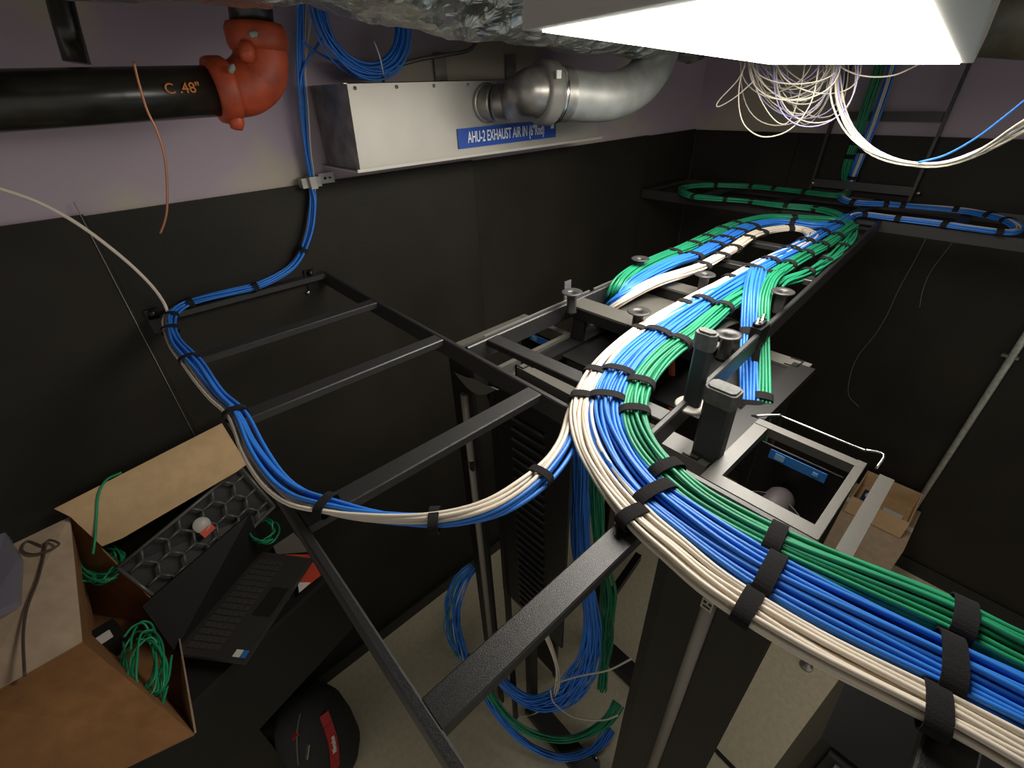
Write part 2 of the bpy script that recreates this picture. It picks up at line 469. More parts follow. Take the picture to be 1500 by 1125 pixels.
bundle('white_cable_bundle', 'cream white cable bundle on the outer edge of the big curve to the lower right', 'cable bundle', WH, 15, .0035, WHITEC, 1.8,
       straps=[(1177, 357), (1100, 392), (1067, 407), (1003, 443), (935, 485), (868, 542), (850, 580), (925, 752), (1090, 888), (1375, 1043)], spread=[.85, .85, .9, 1.0, 1.05, 1.05], seed=3, step=.016)
bundle('blue_cable_bundle', 'thick blue cable bundle in the middle of the big curve to the lower right', 'cable bundle', BL, 27, .0035, BLUEC, 2.8,
       straps=[(1223, 330), (1203, 345), (1182, 360), (1158, 369), (1127, 385), (1105, 398), (1030, 442), (962, 488), (897, 547), (883, 587), (955, 720), (1120, 842), (1390, 975)], spread=[.85, .85, .9, 1.0, 1.05, 1.05], seed=4, step=.016)
bundle('green_cable_bundle', 'green cable bundle on the inner edge of the big curve to the lower right', 'cable bundle', GR, 22, .0035, GREENC, 2.1,
       straps=[(1225, 348), (1205, 367), (1182, 376), (1153, 388), (1128, 408), (1060, 453), (997, 502), (930, 565), (927, 610), (978, 690), (1137, 795), (1395, 905)], spread=[.85, .85, .9, 1.0, 1.05, 1.05], seed=5, step=.016)
# the service loops on the wall side
GL = [atz(893, 440, -.56), atz(903, 424, -.50)] + Z([(915, 408), (938, 391), (973, 375), (1000, 365), (1033, 350), (1062, 334), (1090, 325), (1125, 319), (1167, 320), (1217, 322), (1240, 326), (1246, 333)])
BL2 = [atz(890, 470, -.62), atz(903, 441, -.52), atz(925, 420, -.488)] + Z([(950, 403), (987, 385), (1020, 373), (1053, 355), (1077, 342), (1100, 331), (1133, 325), (1163, 326), (1195, 330), (1222, 328)])
WL = [atz(870, 478, -.62), atz(905, 446, -.52), atz(935, 426, -.488)] + Z([(967, 411), (1000, 400), (1030, 389), (1060, 373), (1083, 358), (1103, 345), (1125, 338), (1153, 334), (1176, 336), (1190, 344), (1182, 354), (1160, 364)])
bundle('green_cable_bundle', 'green cable bundle nearest the back wall, dropping into the rack behind the white one', 'cable bundle', GL, 18, .0036, GREENC, 2.2, straps=[(987, 373), (1017, 359), (1037, 349), (1057, 335), (1077, 324), (1163, 322)], seed=6, step=.018)
bundle('blue_cable_bundle', 'blue cable bundle between green and white in the loop beside the back wall', 'cable bundle', BL2, 20, .0036, BLUEC, 2.6, straps=[(1017, 378), (1047, 362), (1060, 350), (1080, 337), (1100, 328), (1163, 325)], seed=7, step=.018)
bundle('white_cable_bundle', 'cream white cable bundle making the innermost U-turn loop on the tray', 'cable bundle', WL, 14, .0036, WHITEC, 2.0, straps=[(1027, 387), (1057, 373), (1073, 359), (1093, 345), (1112, 337), (1160, 333)], seed=8, step=.018)
G2 = Z([(1248, 340), (1240, 356), (1213, 380), (1180, 400), (1150, 411), (1138, 420)], -.497)
bundle('green_cable_bundle', 'short lower green cable bundle beside the rail, under the far end of the main ones', 'cable bundle', G2, 12, .0034, GREENC, 1.8, straps=[(1233, 360), (1207, 378), (1183, 397)], seed=9, wob=1.6)
# drops into the near rack
def drop(pxs, x0): return [atz(a, b, c) for a, b, c in pxs]
BD = [atz(1109, 396, -.460), atz(1105, 412, -.462), atz(1102, 435, -.475), atz(1101, 455, -.495), atz(1100, 478, -.525), atz(1100, 503, -.555), atz(1100, 550, -.585), atz(1100, 600, -.615), atz(1096, 645, -.72)]
GD = [atz(1140, 400, -.474), atz(1128, 412, -.465), atz(1120, 435, -.475), atz(1118, 455, -.495), atz(1118, 478, -.525), atz(1118, 503, -.555), atz(1118, 550, -.585), atz(1117, 600, -.615), atz(1112, 645, -.72)]
WD = [atz(1100, 396, -.49), atz(1094, 440, -.52), atz(1088, 480, -.54), atz(1087, 530, -.58), atz(1087, 600, -.625), atz(1083, 645, -.73)]
bundle('blue_cable_drop', 'blue cables dropping straight down between the rail and the near rack', 'cable bundle', BD, 16, .0036, BLUEC, 2.6, straps=[(1100, 487), (1100, 592)], sidev=(.74, -.67, 0), seed=11, wob=.3, up=(.67, .74, .2), step=.02)
bundle('green_cable_drop', 'green cables dropping straight down right of the blue drop', 'cable bundle', GD, 12, .0036, GREENC, 1.7, straps=[(1117, 478), (1118, 585)], sidev=(.74, -.67, 0), seed=12, wob=.3, up=(.67, .74, .2), step=.02)
bundle('white_cable_drop', 'pair of white cables dropping down left of the blue drop', 'cable bundle', WD, 2, .0036, WHITEC, 1.5, seed=13, wob=.2, step=.02)
# loops on the cross tray
TG = Z([(1240, 322), (1222, 312), (1190, 305), (1140, 300), (1090, 294), (1050, 291), (1015, 287), (1000, 280), (1005, 274), (1040, 271), (1100, 273), (1160, 279), (1210, 285), (1232, 286), (1243, 278)])
TG += [atx(1240, 250, 2.87), atx(1252, 210, 2.87), atx(1268, 160, 2.87), atx(1285, 110, 2.87), atx(1296, 60, 2.87)]
bundle('green_cable_bundle', 'green cable bundle looping left on the cross tray and climbing the far wall', 'cable bundle', TG, 16, .0034, GREENC, 1.8,
       straps=[(1193, 306), (1152, 302), (1100, 295), (1065, 290), (1018, 287), (1045, 272), (1103, 275), (1136, 278), (1183, 283), (1247, 233), (1250, 205)], seed=14, step=.03, wob=.5)
TB = Z([(1243, 318), (1262, 314), (1300, 318), (1360, 325), (1420, 334), (1470, 340), (1490, 338), (1488, 330), (1468, 320), (1430, 311), (1380, 305), (1300, 299), (1250, 296), (1234, 289), (1243, 278)])
TB += [atx(1253, 250, 2.86), atx(1268, 210, 2.86), atx(1284, 170, 2.86), atx(1304, 110, 2.86), atx(1316, 60, 2.86)]
bundle('blue_cable_bundle', 'blue and white cable bundle looping right on the cross tray, then up the wall', 'cable bundle', TB, 14, .0034, BLUEC, 1.8,
       straps=[(1270, 314), (1315, 318), (1382, 329), (1460, 339), (1477, 327), (1447, 317), (1395, 307), (1328, 301), (1293, 299), (1255, 297), (1252, 258), (1263, 225)], seed=15, step=.03, wob=.4, extra={q: WHITEC for q in sorted(range(14), key=lambda j: -pack(14, 1.8)[j][1])[:2]})
# the slim bundle from the ceiling, along the side tray and back to the curve
SB = [aty(447, -20, 1.5), aty(443, 40, 1.53), aty(441, 100, 1.55), aty(446, 160, 1.555), aty(451, 220, 1.56), aty(457, 262, 1.56), aty(458, 300, 1.555), aty(451, 345, 1.55), aty(430, 388, 1.545), aty(385, 416, 1.54),
      aty(340, 428, 1.545), aty(300, 437, 1.55), aty(268, 447, 1.55), aty(250, 462, 1.50), atz(249, 480, -.487), atz(258, 505, -.485), atz(285, 535, -.484), atz(318, 578, -.483), atz(345, 606, -.482),
      atz(368, 655, -.483), atz(398, 697, -.485), atz(432, 724, -.486), atz(480, 741, -.486), atz(550, 757, -.488), atz(640, 762, -.49), atz(722, 744, -.49), atz(788, 700, -.493), atz(828, 650, -.496), atz(846, 600, -.499), atz(866, 560, -.5), atz(895, 520, -.50)]
bundle('slim_cable_bundle', 'slim blue and white cable bundle falling down the wall and curving across the side tray', 'cable bundle', SB, 9, .0036, BLUEC, 1.9,
       straps=[(440, 365), (375, 418), (283, 445), (247, 462), (250, 483), (283, 525), (345, 605), (476, 742), (640, 760), (790, 697)], spread=[2.2, 1.8, 1.2] + [1] * 10, twist=([0, .72, .87, 1], [0, 0, math.pi, math.pi]), seed=16, wob=.55, step=.016, extra={2: WHITEC, 5: WHITEC, 8: WHITEC}, strap_w=.014, tail=False)
# extra loops of tape ends
# bracket clamp on the wall under the purple band
b = aty(455, 266, 1.57)
jb = empty('bridle_clamp', b, 'zinc clamp fixed over the top edge of the black plywood gripping the blue cables', 'clamp')
MB().box((b.x - .005, 1.565, b.z), (.06, .035, .028)).box((b.x - .005, 1.552, b.z), (.02, .04, .034)).build('clamp_body', GALV, jb)
MB().box((b.x + .055, 1.578, b.z + .003), (.05, .004, .03)).build('mounting_plate', GALV, jb)
MB().lathe([(0, -.003), (.004, -.003), (.004, 0)], (b.x + .05, 1.576, b.z + .003), (0, 1, 0), 10).lathe([(0, -.003), (.003, -.003), (.003, 0)], (b.x + .066, 1.576, b.z + .003), (0, 1, 0), 10).build('keyhole', BLACKM, jb)

# ---------------------------------------------------------------- black spools standing on the rack tops
def spool(px, py, label, zt=-.455, hz=.06, s=1.0):
    p = atz(px, py, zt); r1, r2 = .0145 * s, .028 * s
    root = empty('radius_spool', (p.x, p.y, p.z - hz), label, 'spool', 'trumpet shaped spools on the rack tops')
    prof = [(r1 * .98, -hz), (r1 * .9, -hz + .01), (r1 * .9, -.012), (r1 * 1.05, -.007), (r2 * .85, -.003), (r2, -.001), (r2, .001), (r2 * .9, .0025), (r1 * .95, .0005), (r1 * .6, -.004), (r1 * .55, -.03), (0, -.03)]
    MB().lathe(prof, p, seg=32).build('flange', mat('glossy black plastic', (.045, .043, .043), .3), root)
    MB().lathe([(r1 * 1.12, -hz + .006), (r1 * 1.12, -hz), (0, -hz)], p, seg=24).build('foot', RACKB, root)
spool(838, 428, 'black trumpet spool at the wall end of the near wide crossbar')
spool(936, 456, 'black trumpet spool at the other end of the near crossbar, beside the white cables')
spool(1067, 490, 'black trumpet spool by the splice connector and the grey-capped post')
spool(938, 379, 'black trumpet spool half hidden behind the green bundle at the wall')
spool(1033, 402, 'black trumpet spool standing between the white loop and the main bundle')
spool(1147, 427, 'black trumpet spool right of the green drop beside the rail')
# crossbars and trays under them
TOPG = mat('black steel plate with painted glare', (.085, .081, .070), .36, spec=0.9, bump=.15, bscale=800)  # lighter copy of the black steel: panel glare put into the colour
xb = empty('rack_top_crossbar', W(.93, .55, -.56), 'wide black crossbar joining three spools across the near rack top', 'bracket')
MB().bar(W(.925, .80, -.505), W(.932, .37, -.505), .062, .006).build('top_plate', TOPG, xb)
MB().bar(W(.897, .80, -.52), W(.902, .37, -.52), .004, .034).bar(W(.955, .80, -.52), W(.960, .37, -.52), .004, .034).build('flange', RACKB, xb)
MB().bar(W(.905, .74, -.53), W(.895, .74, -.60), .04, .012).build('post', RACKB, xb)
MB().box(W(.99 - .065, .81, -.48), (.026, .004, .055)).build('slotted_tab', GALVD, xb)
MB().lathe([(0, -.003), (.006, -.002), (.007, 0)], W(.898, .68, -.52), (-1, 0, 0), 10).build('bolt', CHROME, xb)
xb2 = empty('rack_top_crossbar', W(1.25, .55, -.57), 'wide black crossbar under the far three spools', 'bracket')
MB().bar(W(1.225, .80, -.512), W(1.23, .39, -.512), .06, .006).build('top_plate', TOPG, xb2)
wf = MB()
for i in range(10):
    xa = .965 + .0235 * i; za = -.545 + .022 * math.sin(i / 10 * math.pi); xc_ = xa + .0235; zb = -.545 + .022 * math.sin((i + 1) / 10 * math.pi)
    wf.slab([W(xa, .42, za), W(xc_, .42, zb), W(xc_, .74, zb), W(xa, .74, za)], .003, Vector((0, 0, 1)))
wf.build('curved_tray', TOPG, xb2)
MB().bar(W(1.20, .80, -.527), W(1.202, .39, -.527), .004, .03).build('flange', RACKB, xb2)
# ---------------------------------------------------------------- racks
def rack_pair():
    # four post rack between the two cable managers
    rk = empty('server_rack', V(.9, .5, 0), 'black open rack under the main tray, between the two cable managers', 'rack')
    zt = CAM_H - .60
    for x in (.70, 1.18):
        for y in (.255, .735):
            MB().channel(V(x, y, .03), V(x, y, zt), .03, .045, .003, up=Vector((1, 0, 0))).build('post', RACKB, rk)
    for x in (.70, 1.18):
        MB().bar(V(x, .235, zt - .02), V(x, .755, zt - .02), .05, .035).build('top_rail', TOPG, rk)
        MB().bar(V(x, .235, .03), V(x, .755, .03), .09, .05).build('bottom_rail', RACKB, rk)
    for y in (.245, .745):
        MB().bar(V(.70, y, zt - .01), V(1.18, y, zt - .01), .05, .02).build('side_rail', RACKB, rk)  # darker steel than the top rails: shade put into the colour
    MB().box(V(.99, .50, zt - .012), (.36, .46, .004)).build('top_pan', RACKB, rk)  # pan in the darker steel as well, its shade painted in
    return rk
rack_pair()
def manager(name, label, x0, x1, y0, y1, zt, lblpx, fins=False):
    """vertical cable manager: four corner posts, top frame, side panel, spool inside, label"""
    root = empty(name, V((x0 + x1) / 2, (y0 + y1) / 2, 0), label, 'cable manager', 'vertical cable managers of the rack row')
    t = .016
    EDGE = TOPG
    MB().bar(V(x0 + .012, y0, zt), V(x0 + .012, y1, zt), .028, .02).build('top_rail', EDGE, root)
    MB().bar(V(x1 - .012, y0, zt), V(x1 - .012, y1, zt), .02, .02).build('top_rail', EDGE, root)
    MB().bar(V(x0, y0 + .006, zt - .0012), V(x1, y0 + .006, zt - .0012), .014, .022).build('top_rail', EDGE, root)
    MB().bar(V(x0, y1 - .012, zt - .0012), V(x1, y1 - .012, zt - .0012), .026, .02).build('top_rail', EDGE, root)
    for x in (x0 + .01, x1 - .01):
        for y in (y0 + .01, y1 - .01):
            MB().bar(V(x, y, .01), V(x, y, zt - .01), .018, .018, up=Vector((1, 0, 0))).build('corner_post', RACKB, root)
    MB().box(V(x1 - .015, (y0 + y1) / 2, zt / 2), (.004, y1 - y0 - .04, zt - .06)).build('back_panel', RACKB, root)
    if lblpx:
        MB().box(V(x1 - .022, (y0 + y1) / 2, zt - .045), (.002, (y1 - y0) * .55, .022)).build('blue_label', TAPEB, root)
        for dy, w in ((.032, .018), (-.034, .010)):
            MB().box(V(x1 - .0238, (y0 + y1) / 2 + dy, zt - .045), (.001, w, w * .8)).build('label_mark', mat('pale blue print', (.25, .5, .8), .5), root)
    # inner spool
    MB().lathe([(0, -.03), (.018, -.028), (.026, -.015), (.028, .0), (.028, .06), (.028, .10)], V((x0 + x1) / 2 + .06, (y0 + y1) / 2, zt - .12), (-1, 0, 0)).build('spool_core', mat('grey brown plastic', (.07, .06, .06), .4), root)
    tilt = Vector((-.55, 0, .83)); dc_ = V((x0 + x1) / 2 - .01, (y0 + y1) / 2 + .0, zt - .145)
    MB().lathe([(0, .0), (.072, 0), (.075, .002), (.075, .005), (0, .006)], dc_, tilt, 40).build('spool_disc', mat('gloss black disc', (.01, .01, .01), .12), root)
    MB().lathe([(.0745, .0052), (.0765, .004), (.0765, .001), (.0745, .0)], dc_, tilt, 40).build('disc_rim', mat('painted rim glint', (.3, .29, .27), .3, metal=.7), root)  # lighter ring paints the bright reflection along the disc edge
    return root
mA = manager('vertical_cable_manager', 'open-topped black cable manager with blue label beside the curve of cables', .635, .875, .035, .225, CAM_H - .60, True)
mB = manager('vertical_cable_manager', 'louvred black cable manager under the tray junction, nearer the back wall', .60, .90, .765, .96, CAM_H - .60, True)
# door side of the near manager (tall dark face with rounded grey handle rail)
MB().box(V(.615, .130, .99), (.012, .205, 1.90)).build('door', RACKB, mA)
MB().tube([V(.604, .137, .05), V(.604, .137, 1.765)], .0135, 12).build('handle_rail', mat('grey brown handle rail', (.17, .15, .12), .45), mA)
pl = MB().box(V(.589, .137, 1.765), (.004, .022, .03)).build('badge', mat('badge silver', (.5, .48, .45), .3, metal=.8), mA)
MB().box(V(.5865, .142, 1.772), (.001, .006, .006)).box(V(.5865, .132, 1.772), (.001, .006, .006)).box(V(.5865, .137, 1.760), (.001, .014, .004)).build('badge_mark', BLACKM, pl)
MB().box(V(.60, .137, 1.785), (.012, .03, .012)).build('rail_cap', BLACKM, mA)
# wire latch of the near manager
pts = [W(.885, .245, -.60), W(.905, .20, -.585), W(.912, .19, -.59), W(.912, .06, -.59), W(.912, .045, -.588), W(.915, .02, -.585), W(.885, .02, -.60)]
MB().tube(cr(pts, 4), .0022, 8).build('wire_latch', CHROME, mA)
MB().box(W(.76, .0, -.66), (.23, .022, .12)).build('side_flange', TOPG, mA)
# louvred column of the other manager
MB().box(V(.606, .905, 1.0), (.012, .09, 1.95)).build('door', RACKB, mB)
q = [aty(0, 0, 1)]  # placeholder for clarity
MB().tube([V(.597, .895, .05), V(.597, .893, 1.885)], .0125, 12).build('handle_rail', mat('grey brown handle rail', (.17, .15, .12), .45), mB)
MB().box(V(.590, .893, 1.62), (.01, .03, .035)).build('rail_cap', BLACKM, mB)
lv = MB()
arc = [V(.595, .93 - .19 * t, 1.94 + .035 * t - .045 * math.sin(t * math.pi)) for t in [i / 12 for i in range(13)]]
low = [V(.595, .93 - .19 * t, 1.94 + .03 * t) for t in [i / 12 for i in range(13)]]
lens = MB(); lens.slab(low + arc[::-1][1:-1], .004).build('arched_trim', mat('grey arched trim', (.11, .105, .095), .4), mB)
MB().box(V(.612, .65, 1.51), (.008, .29, .92)).build('louvre_panel', RACKB, mB)
for i in range(25):
    z = 1.90 - i * .034 - (0 if i else 0)
    f = MB()
    f.bar(V(.604, .70, z), V(.604, .585, z + .006), .010, .009, bev=.002)
    f.build('louvre', mat('gloss louvre', (.03, .03, .03), .12, spec=.8), mB)
# two upright posts with rounded caps
def post(px, py, y, h, label, w=.034, th=.02, flange=False):
    t_ = aty(px, py, y)
    root = empty('cable_retaining_post', t_ - Vector((0, 0, h)), label, 'post')
    MB().bar(t_ - Vector((0, 0, h)), t_ - Vector((0, 0, .012)), w, th, up=Vector((1, 0, 0)), bev=.005).build('shaft', mat('slate grey plastic', (.030, .034, .037), .55), root)
    c = MB(); n = 10
    c.bar(t_ - Vector((0, 0, .034)), t_ - Vector((0, 0, .004)), w + .005, th + .005, up=Vector((1, 0, 0)), bev=.006)
    c.bar(t_ - Vector((0, 0, .004)), t_, w - .002, th - .002, up=Vector((1, 0, 0)), bev=.006)
    c.build('cap', CAPM, root)
    if flange:
        b = t_ - Vector((0, 0, h))
        MB().lathe([(.0, .002), (.028, .002), (.030, 0), (.030, -.003), (0, -.003)], b, seg=24).build('foot_plate', mat('pale zinc plate', (.4, .38, .34), .5, metal=.3), root)
    return root
post(1037, 484, .30, .155, 'tall grey-capped black post standing on the tray rail, the upper of two', .032, .018, True)
post(1062, 566, .25, .20, 'near grey-capped black post beside the open cable manager, the larger of two', .052, .032)
# near bottom-right rack cabinet
rr = empty('server_rack', V(.9, -.35, 0), 'dark rack cabinet below the cables at the lower right corner', 'rack')
MB().box(V(.80, -.39, .75), (.24, .56, 1.50)).build('cabinet_body', RACKB, rr)
MB().box(V(.673, -.39, .75), (.012, .52, 1.48)).build('door', BLACKM, rr)
MB().bar(V(.664, -.15, .02), V(.664, -.15, 1.48), .008, .010, up=Vector((1, 0, 0))).build('door_edge', mat('steel edge', (.35, .34, .32), .35, metal=.6), rr)
# orange conduit dropping behind the posts
MB().tube([atx(984, 520, .93), atx(984, 600, .93), atx(983, 680, .93), atx(980, 760, .93)], .008, 10).build('orange_conduit', mat('orange duct', (.62, .12, .02), .5), None, label='orange conduit dropping down behind the grey-capped posts', cat='conduit')

# ---------------------------------------------------------------- duct work and pipes along the back wall
def exhaust():
    yf = 1.36
    a = aty(527, 245, yf); b_ = aty(875, 207, yf)
    z0 = (a.z + b_.z) / 2; z1 = aty(530, 121, yf).z + .0
    x0 = a.x; x1 = b_.x; z0 = 2.6 - .180
    root = empty('exhaust_box', V((x0 + x1) / 2, 1.47, z0), 'satin sheet metal exhaust box on the back wall with a blue label', 'air duct')
    MB().slab([V(x0, yf, z0), V(x1, yf, z0), V(x1, yf, z1 + .0), V(x0 + .01, yf, z1)], .002, Vector((0, -1, 0))).build('front_panel', SHEET, root)
    MB().slab([V(x0, yf, z0), V(x0 + .01, yf, z1), V(x0 - .0, WY, z1), V(x0 - .0, WY, z0)], .002).build('side_panel', GALVD, root)
    MB().slab([V(x1, yf, z0), V(x1, yf, z1), V(x1, WY, z1), V(x1, WY, z0)], .002).build('side_panel', GALVD, root)
    MB().slab([V(x0, yf, z1), V(x1, yf, z1), V(x1, WY, z1), V(x0, WY, z1)], .002).build('top_panel', GALVD, root)
    MB().box(V((x0 + x1) / 2, (yf + WY) / 2, z0 - .003), (x1 - x0 + .03, WY - yf + .02, .004)).box(V((x0 + x1) / 2, yf - .012, z0), (x1 - x0 + .03, .004, .008)).build('bottom_flange', mat('bright flange', (.6, .58, .52), .35, metal=.4), root)
    for i in range(9):
        MB().lathe([(0, -.004), (.004, -.003), (.005, 0)], V(x0 + .03 + i * (x1 - x0 - .06) / 8, yf - .001, z1 - .012), (0, 1, 0), 8).build('rivet', GALVD, root)
    # blue label with lettering
    l0 = aty(671, 206, yf - .004); l1 = aty(814, 198, yf - .004)
    cx = (l0.x + l1.x) / 2; w = l1.x - l0.x; hz = .058; zc_ = z0 + .052
    lb = MB().box(V(cx, yf - .004, zc_), (w, .0015, hz)).build('blue_label', mat('royal blue label', (.018, .075, .36), .4), root)
    M_ = frame4(V(cx - .012, yf - .0052, zc_), (1, 0, 0), (0, 0, 1))
    text_mesh('lettering', 'AHU-2 EXHAUST AIR IN (6"Rnd)', .046, M_, mat('white lettering', (.85, .85, .85), .5), lb, sx=(w * .86) / (.046 * 15.6))
    MB().box(V(cx + w * .455, yf - .0052, zc_ + .010), (.016, .001, .018)).build('label_mark', PAPER, lb)
    # straps holding it to the wall
    for xx in (x0 + .47, x0 + .80):
        MB().box(V(xx, WY - .003, z1 + .04), (.05, .003, .09)).build('hanger_tab', GALVD, root)
    # round outlet spigot and reducer, coupling and elbow
    dc = empty('exhaust_duct_elbow', aty(760, 190, 1.25), 'galvanised round duct with a rubber coupling and elbow turning up', 'air duct')
    s0 = aty(722, 153, yf); d = 0.0
    cz = s0.z
    c1 = V(s0.x, yf, s0.z)
    c1 = aty(712, 151, yf); cB = aty(800, 137, 1.14); cC = aty(858, 141, 1.10); cA = c1 + V(.02, -.11, .004)
    dd = (cC - cB).normalized()
    pth = cr([c1, c1 + V(.006, -.04, 0), c1 + V(.04, -.095, .001), cB - dd * .055, cB - dd * .01], 8)
    n_ = len(pth)
    MB().tube(pth[:9], .051, 32).build('collar', GALV, dc)
    MB().lathe([(.051, .012), (.057, .010), (.057, .004), (.051, .002)], c1, (0, -1, 0), 32).build('rim', GALV, dc)
    MB().tube(pth[8:], [.050 + .020 * min(1, max(0, i / (n_ - 9))) for i in range(n_ - 8)], 32).build('reducer', GALVD, dc)
    ax = dd
    def ringp(c, prof, nm, m_): MB().lathe(prof, c, ax, 36).build(nm, m_, dc)
    ringp(cB, [(.06, -.03), (.082, -.028), (.086, -.02), (.086, .014), (.08, .022), (.07, .026)], 'coupling', mat('grey rubber coupling', (.16, .155, .14), .4))
    ringp(cB + ax * .03, [(.072, -.006), (.079, -.004), (.079, .006), (.072, .01)], 'band_clamp', CHROME)
    ringp(cB + ax * .05, [(.071, -.02), (.075, -.012), (.071, -.004), (.075, .004), (.071, .012), (.074, .02)], 'crimped_sleeve', GALV)
    MB().box(cB + V(-.035, -.083, .045), (.018, .004, .02)).build('paper_tag', PAPER, dc)
    e0 = cB + ax * .065
    el = cr([e0, aty(872, 143, 1.09), aty(905, 139, 1.08), aty(936, 122, 1.08), aty(956, 95, 1.08), aty(966, 68, 1.08), aty(972, 20, 1.08)], 8)
    MB().tube(el, .069, 32).build('elbow', mat('pale galvanised elbow', (.36, .37, .35), .5, metal=.5, var=.12, vscale=18), dc)
exhaust()

# flexible conduit above the box
MB().tube(cr([aty(560, 118, 1.5), aty(575, 100, 1.5), aty(610, 88, 1.5), aty(655, 80, 1.5), aty(685, 74, 1.5), aty(697, 62, 1.5), aty(698, 50, 1.5)], 8), .006, 10).build('flexible_conduit', mat('grey armoured conduit', (.22, .21, .2), .4, metal=.6), None, label='thin grey flexible conduit arching above the exhaust box', cat='conduit')
# cast pipe with red elbow
PY = 1.30
PIPE = mat('black cast pipe', (.018, .017, .013), .28, var=.4, vscale=16)
pipe = empty('drain_pipe', aty(150, 145, PY), 'thick glossy black pipe running along the wall at the upper left', 'pipe')
a = aty(-260, 160, PY); b = aty(335, 133, PY)
MB().tube([a, b], .047, 36).build('pipe_body', PIPE, pipe)
t_dir = (b - a).normalized()
cpt = aty(262, 134, PY); 
M_ = frame4(V(cpt.x, PY - .0475, cpt.z + .004), t_dir, (0, 0, 1))
ORC = mat('orange chalk', (.62, .22, .06), .8)
text_mesh('chalk_mark', 'C .48"', .025, M_, ORC, pipe, sx=1.0, extrude=.0012)
RED = mat('red oxide fitting', (.42, .065, .022), .5, var=.25, vscale=22, bump=.4, bscale=60)
el = empty('pipe_elbow_fitting', aty(340, 170, PY), 'orange-red cast elbow fitting joining the black pipe to the riser', 'pipe fitting')
pth = cr([aty(318, 133, PY), aty(335, 132, PY), aty(358, 128, PY), aty(378, 110, PY), aty(383, 85, PY), aty(378, 62, PY), aty(374, 44, PY)], 8)
MB().tube(pth, [.048 + .008 * math.sin(i / 48 * 3.14159) for i in range(49)], 36).build('elbow_body', RED, el)
d1 = (Vector(pth[6]) - Vector(pth[0])).normalized()
MB().lathe([(.046, -.022), (.060, -.02), (.063, -.01), (.063, .012), (.058, .02), (.05, .022)], Vector(pth[4]), d1, 36).build('coupling_ring', RED, el)
d2 = (Vector(pth[-1]) - Vector(pth[-8])).normalized()
MB().lathe([(.046, -.026), (.058, -.024), (.062, -.012), (.062, .014), (.056, .024), (.044, .026)], Vector(pth[-6]), d2, 36).build('coupling_ring', RED, el)
for q, nm in ((aty(346, 176, PY - .02), 0), (aty(362, 76, PY - .05), 1)):
    MB().lathe([(0, -.02), (.012, -.018), (.016, -.006), (.016, .006), (.012, .018), (0, .02)], q, (.3, .2, 1), 12).build('bolt_lug', RED, el)
SEAL = mat('green grey sealant', (.3, .33, .27), .6)
MB().lathe([(0, -.01), (.005, -.008), (.006, .004), (0, .01)], aty(340, 100, PY - .066), (.5, 0, .6), 8).build('seal_smear', SEAL, el)
MB().lathe([(0, -.01), (.006, -.008), (.006, .004), (0, .01)], aty(372, 50, PY - .06), (.8, 0, .2), 8).build('seal_smear', SEAL, el)
MB().tube([aty(371, 50, PY), aty(366, 0, PY), aty(360, -60, PY)], .043, 30).build('riser_pipe', PIPE, None, label='short black riser pipe above the orange-red elbow', cat='pipe')
rp = MB().tube([aty(113, 92, 1.45), aty(98, 40, 1.45), aty(84, -15, 1.45), aty(70, -60, 1.45)], .0225, 24)
rp.build('black_riser_pipe', PIPE, None, label='narrow black pipe rising behind the thick pipe at the far upper left', cat='pipe')
# copper wire and white wire
MB().tube(cr([aty(196, 90, 1.22), aty(203, 120, 1.22), aty(215, 160, 1.22), aty(230, 192, 1.22), aty(240, 225, 1.22), aty(244, 255, 1.22), aty(245, 300, 1.22), aty(242, 322, 1.22), aty(235, 342, 1.22)], 6), .0022, 8).build('copper_wire', COPPER, None,
    label='bare copper wire dangling in front of the thick black pipe', cat='wire')
wz = [atz(-60, 258, -.25), atz(0, 276, -.30), atz(60, 298, -.34), atz(120, 332, -.38), atz(180, 378, -.43), atz(218, 414, -.47), atz(238, 440, -.485), atz(247, 456, -.485)]
wz = [aty(-80, 252, 1.42), aty(0, 276, 1.44), aty(60, 298, 1.46), aty(120, 332, 1.48), aty(180, 378, 1.50), aty(218, 414, 1.52), aty(238, 440, 1.54), aty(247, 460, 1.54)]
MB().tube(cr(wz, 8), .0042, 8).build('single_white_cable', WHITEC, None, label='single white cable arcing in from the left edge to the corner of the side tray', cat='cable')

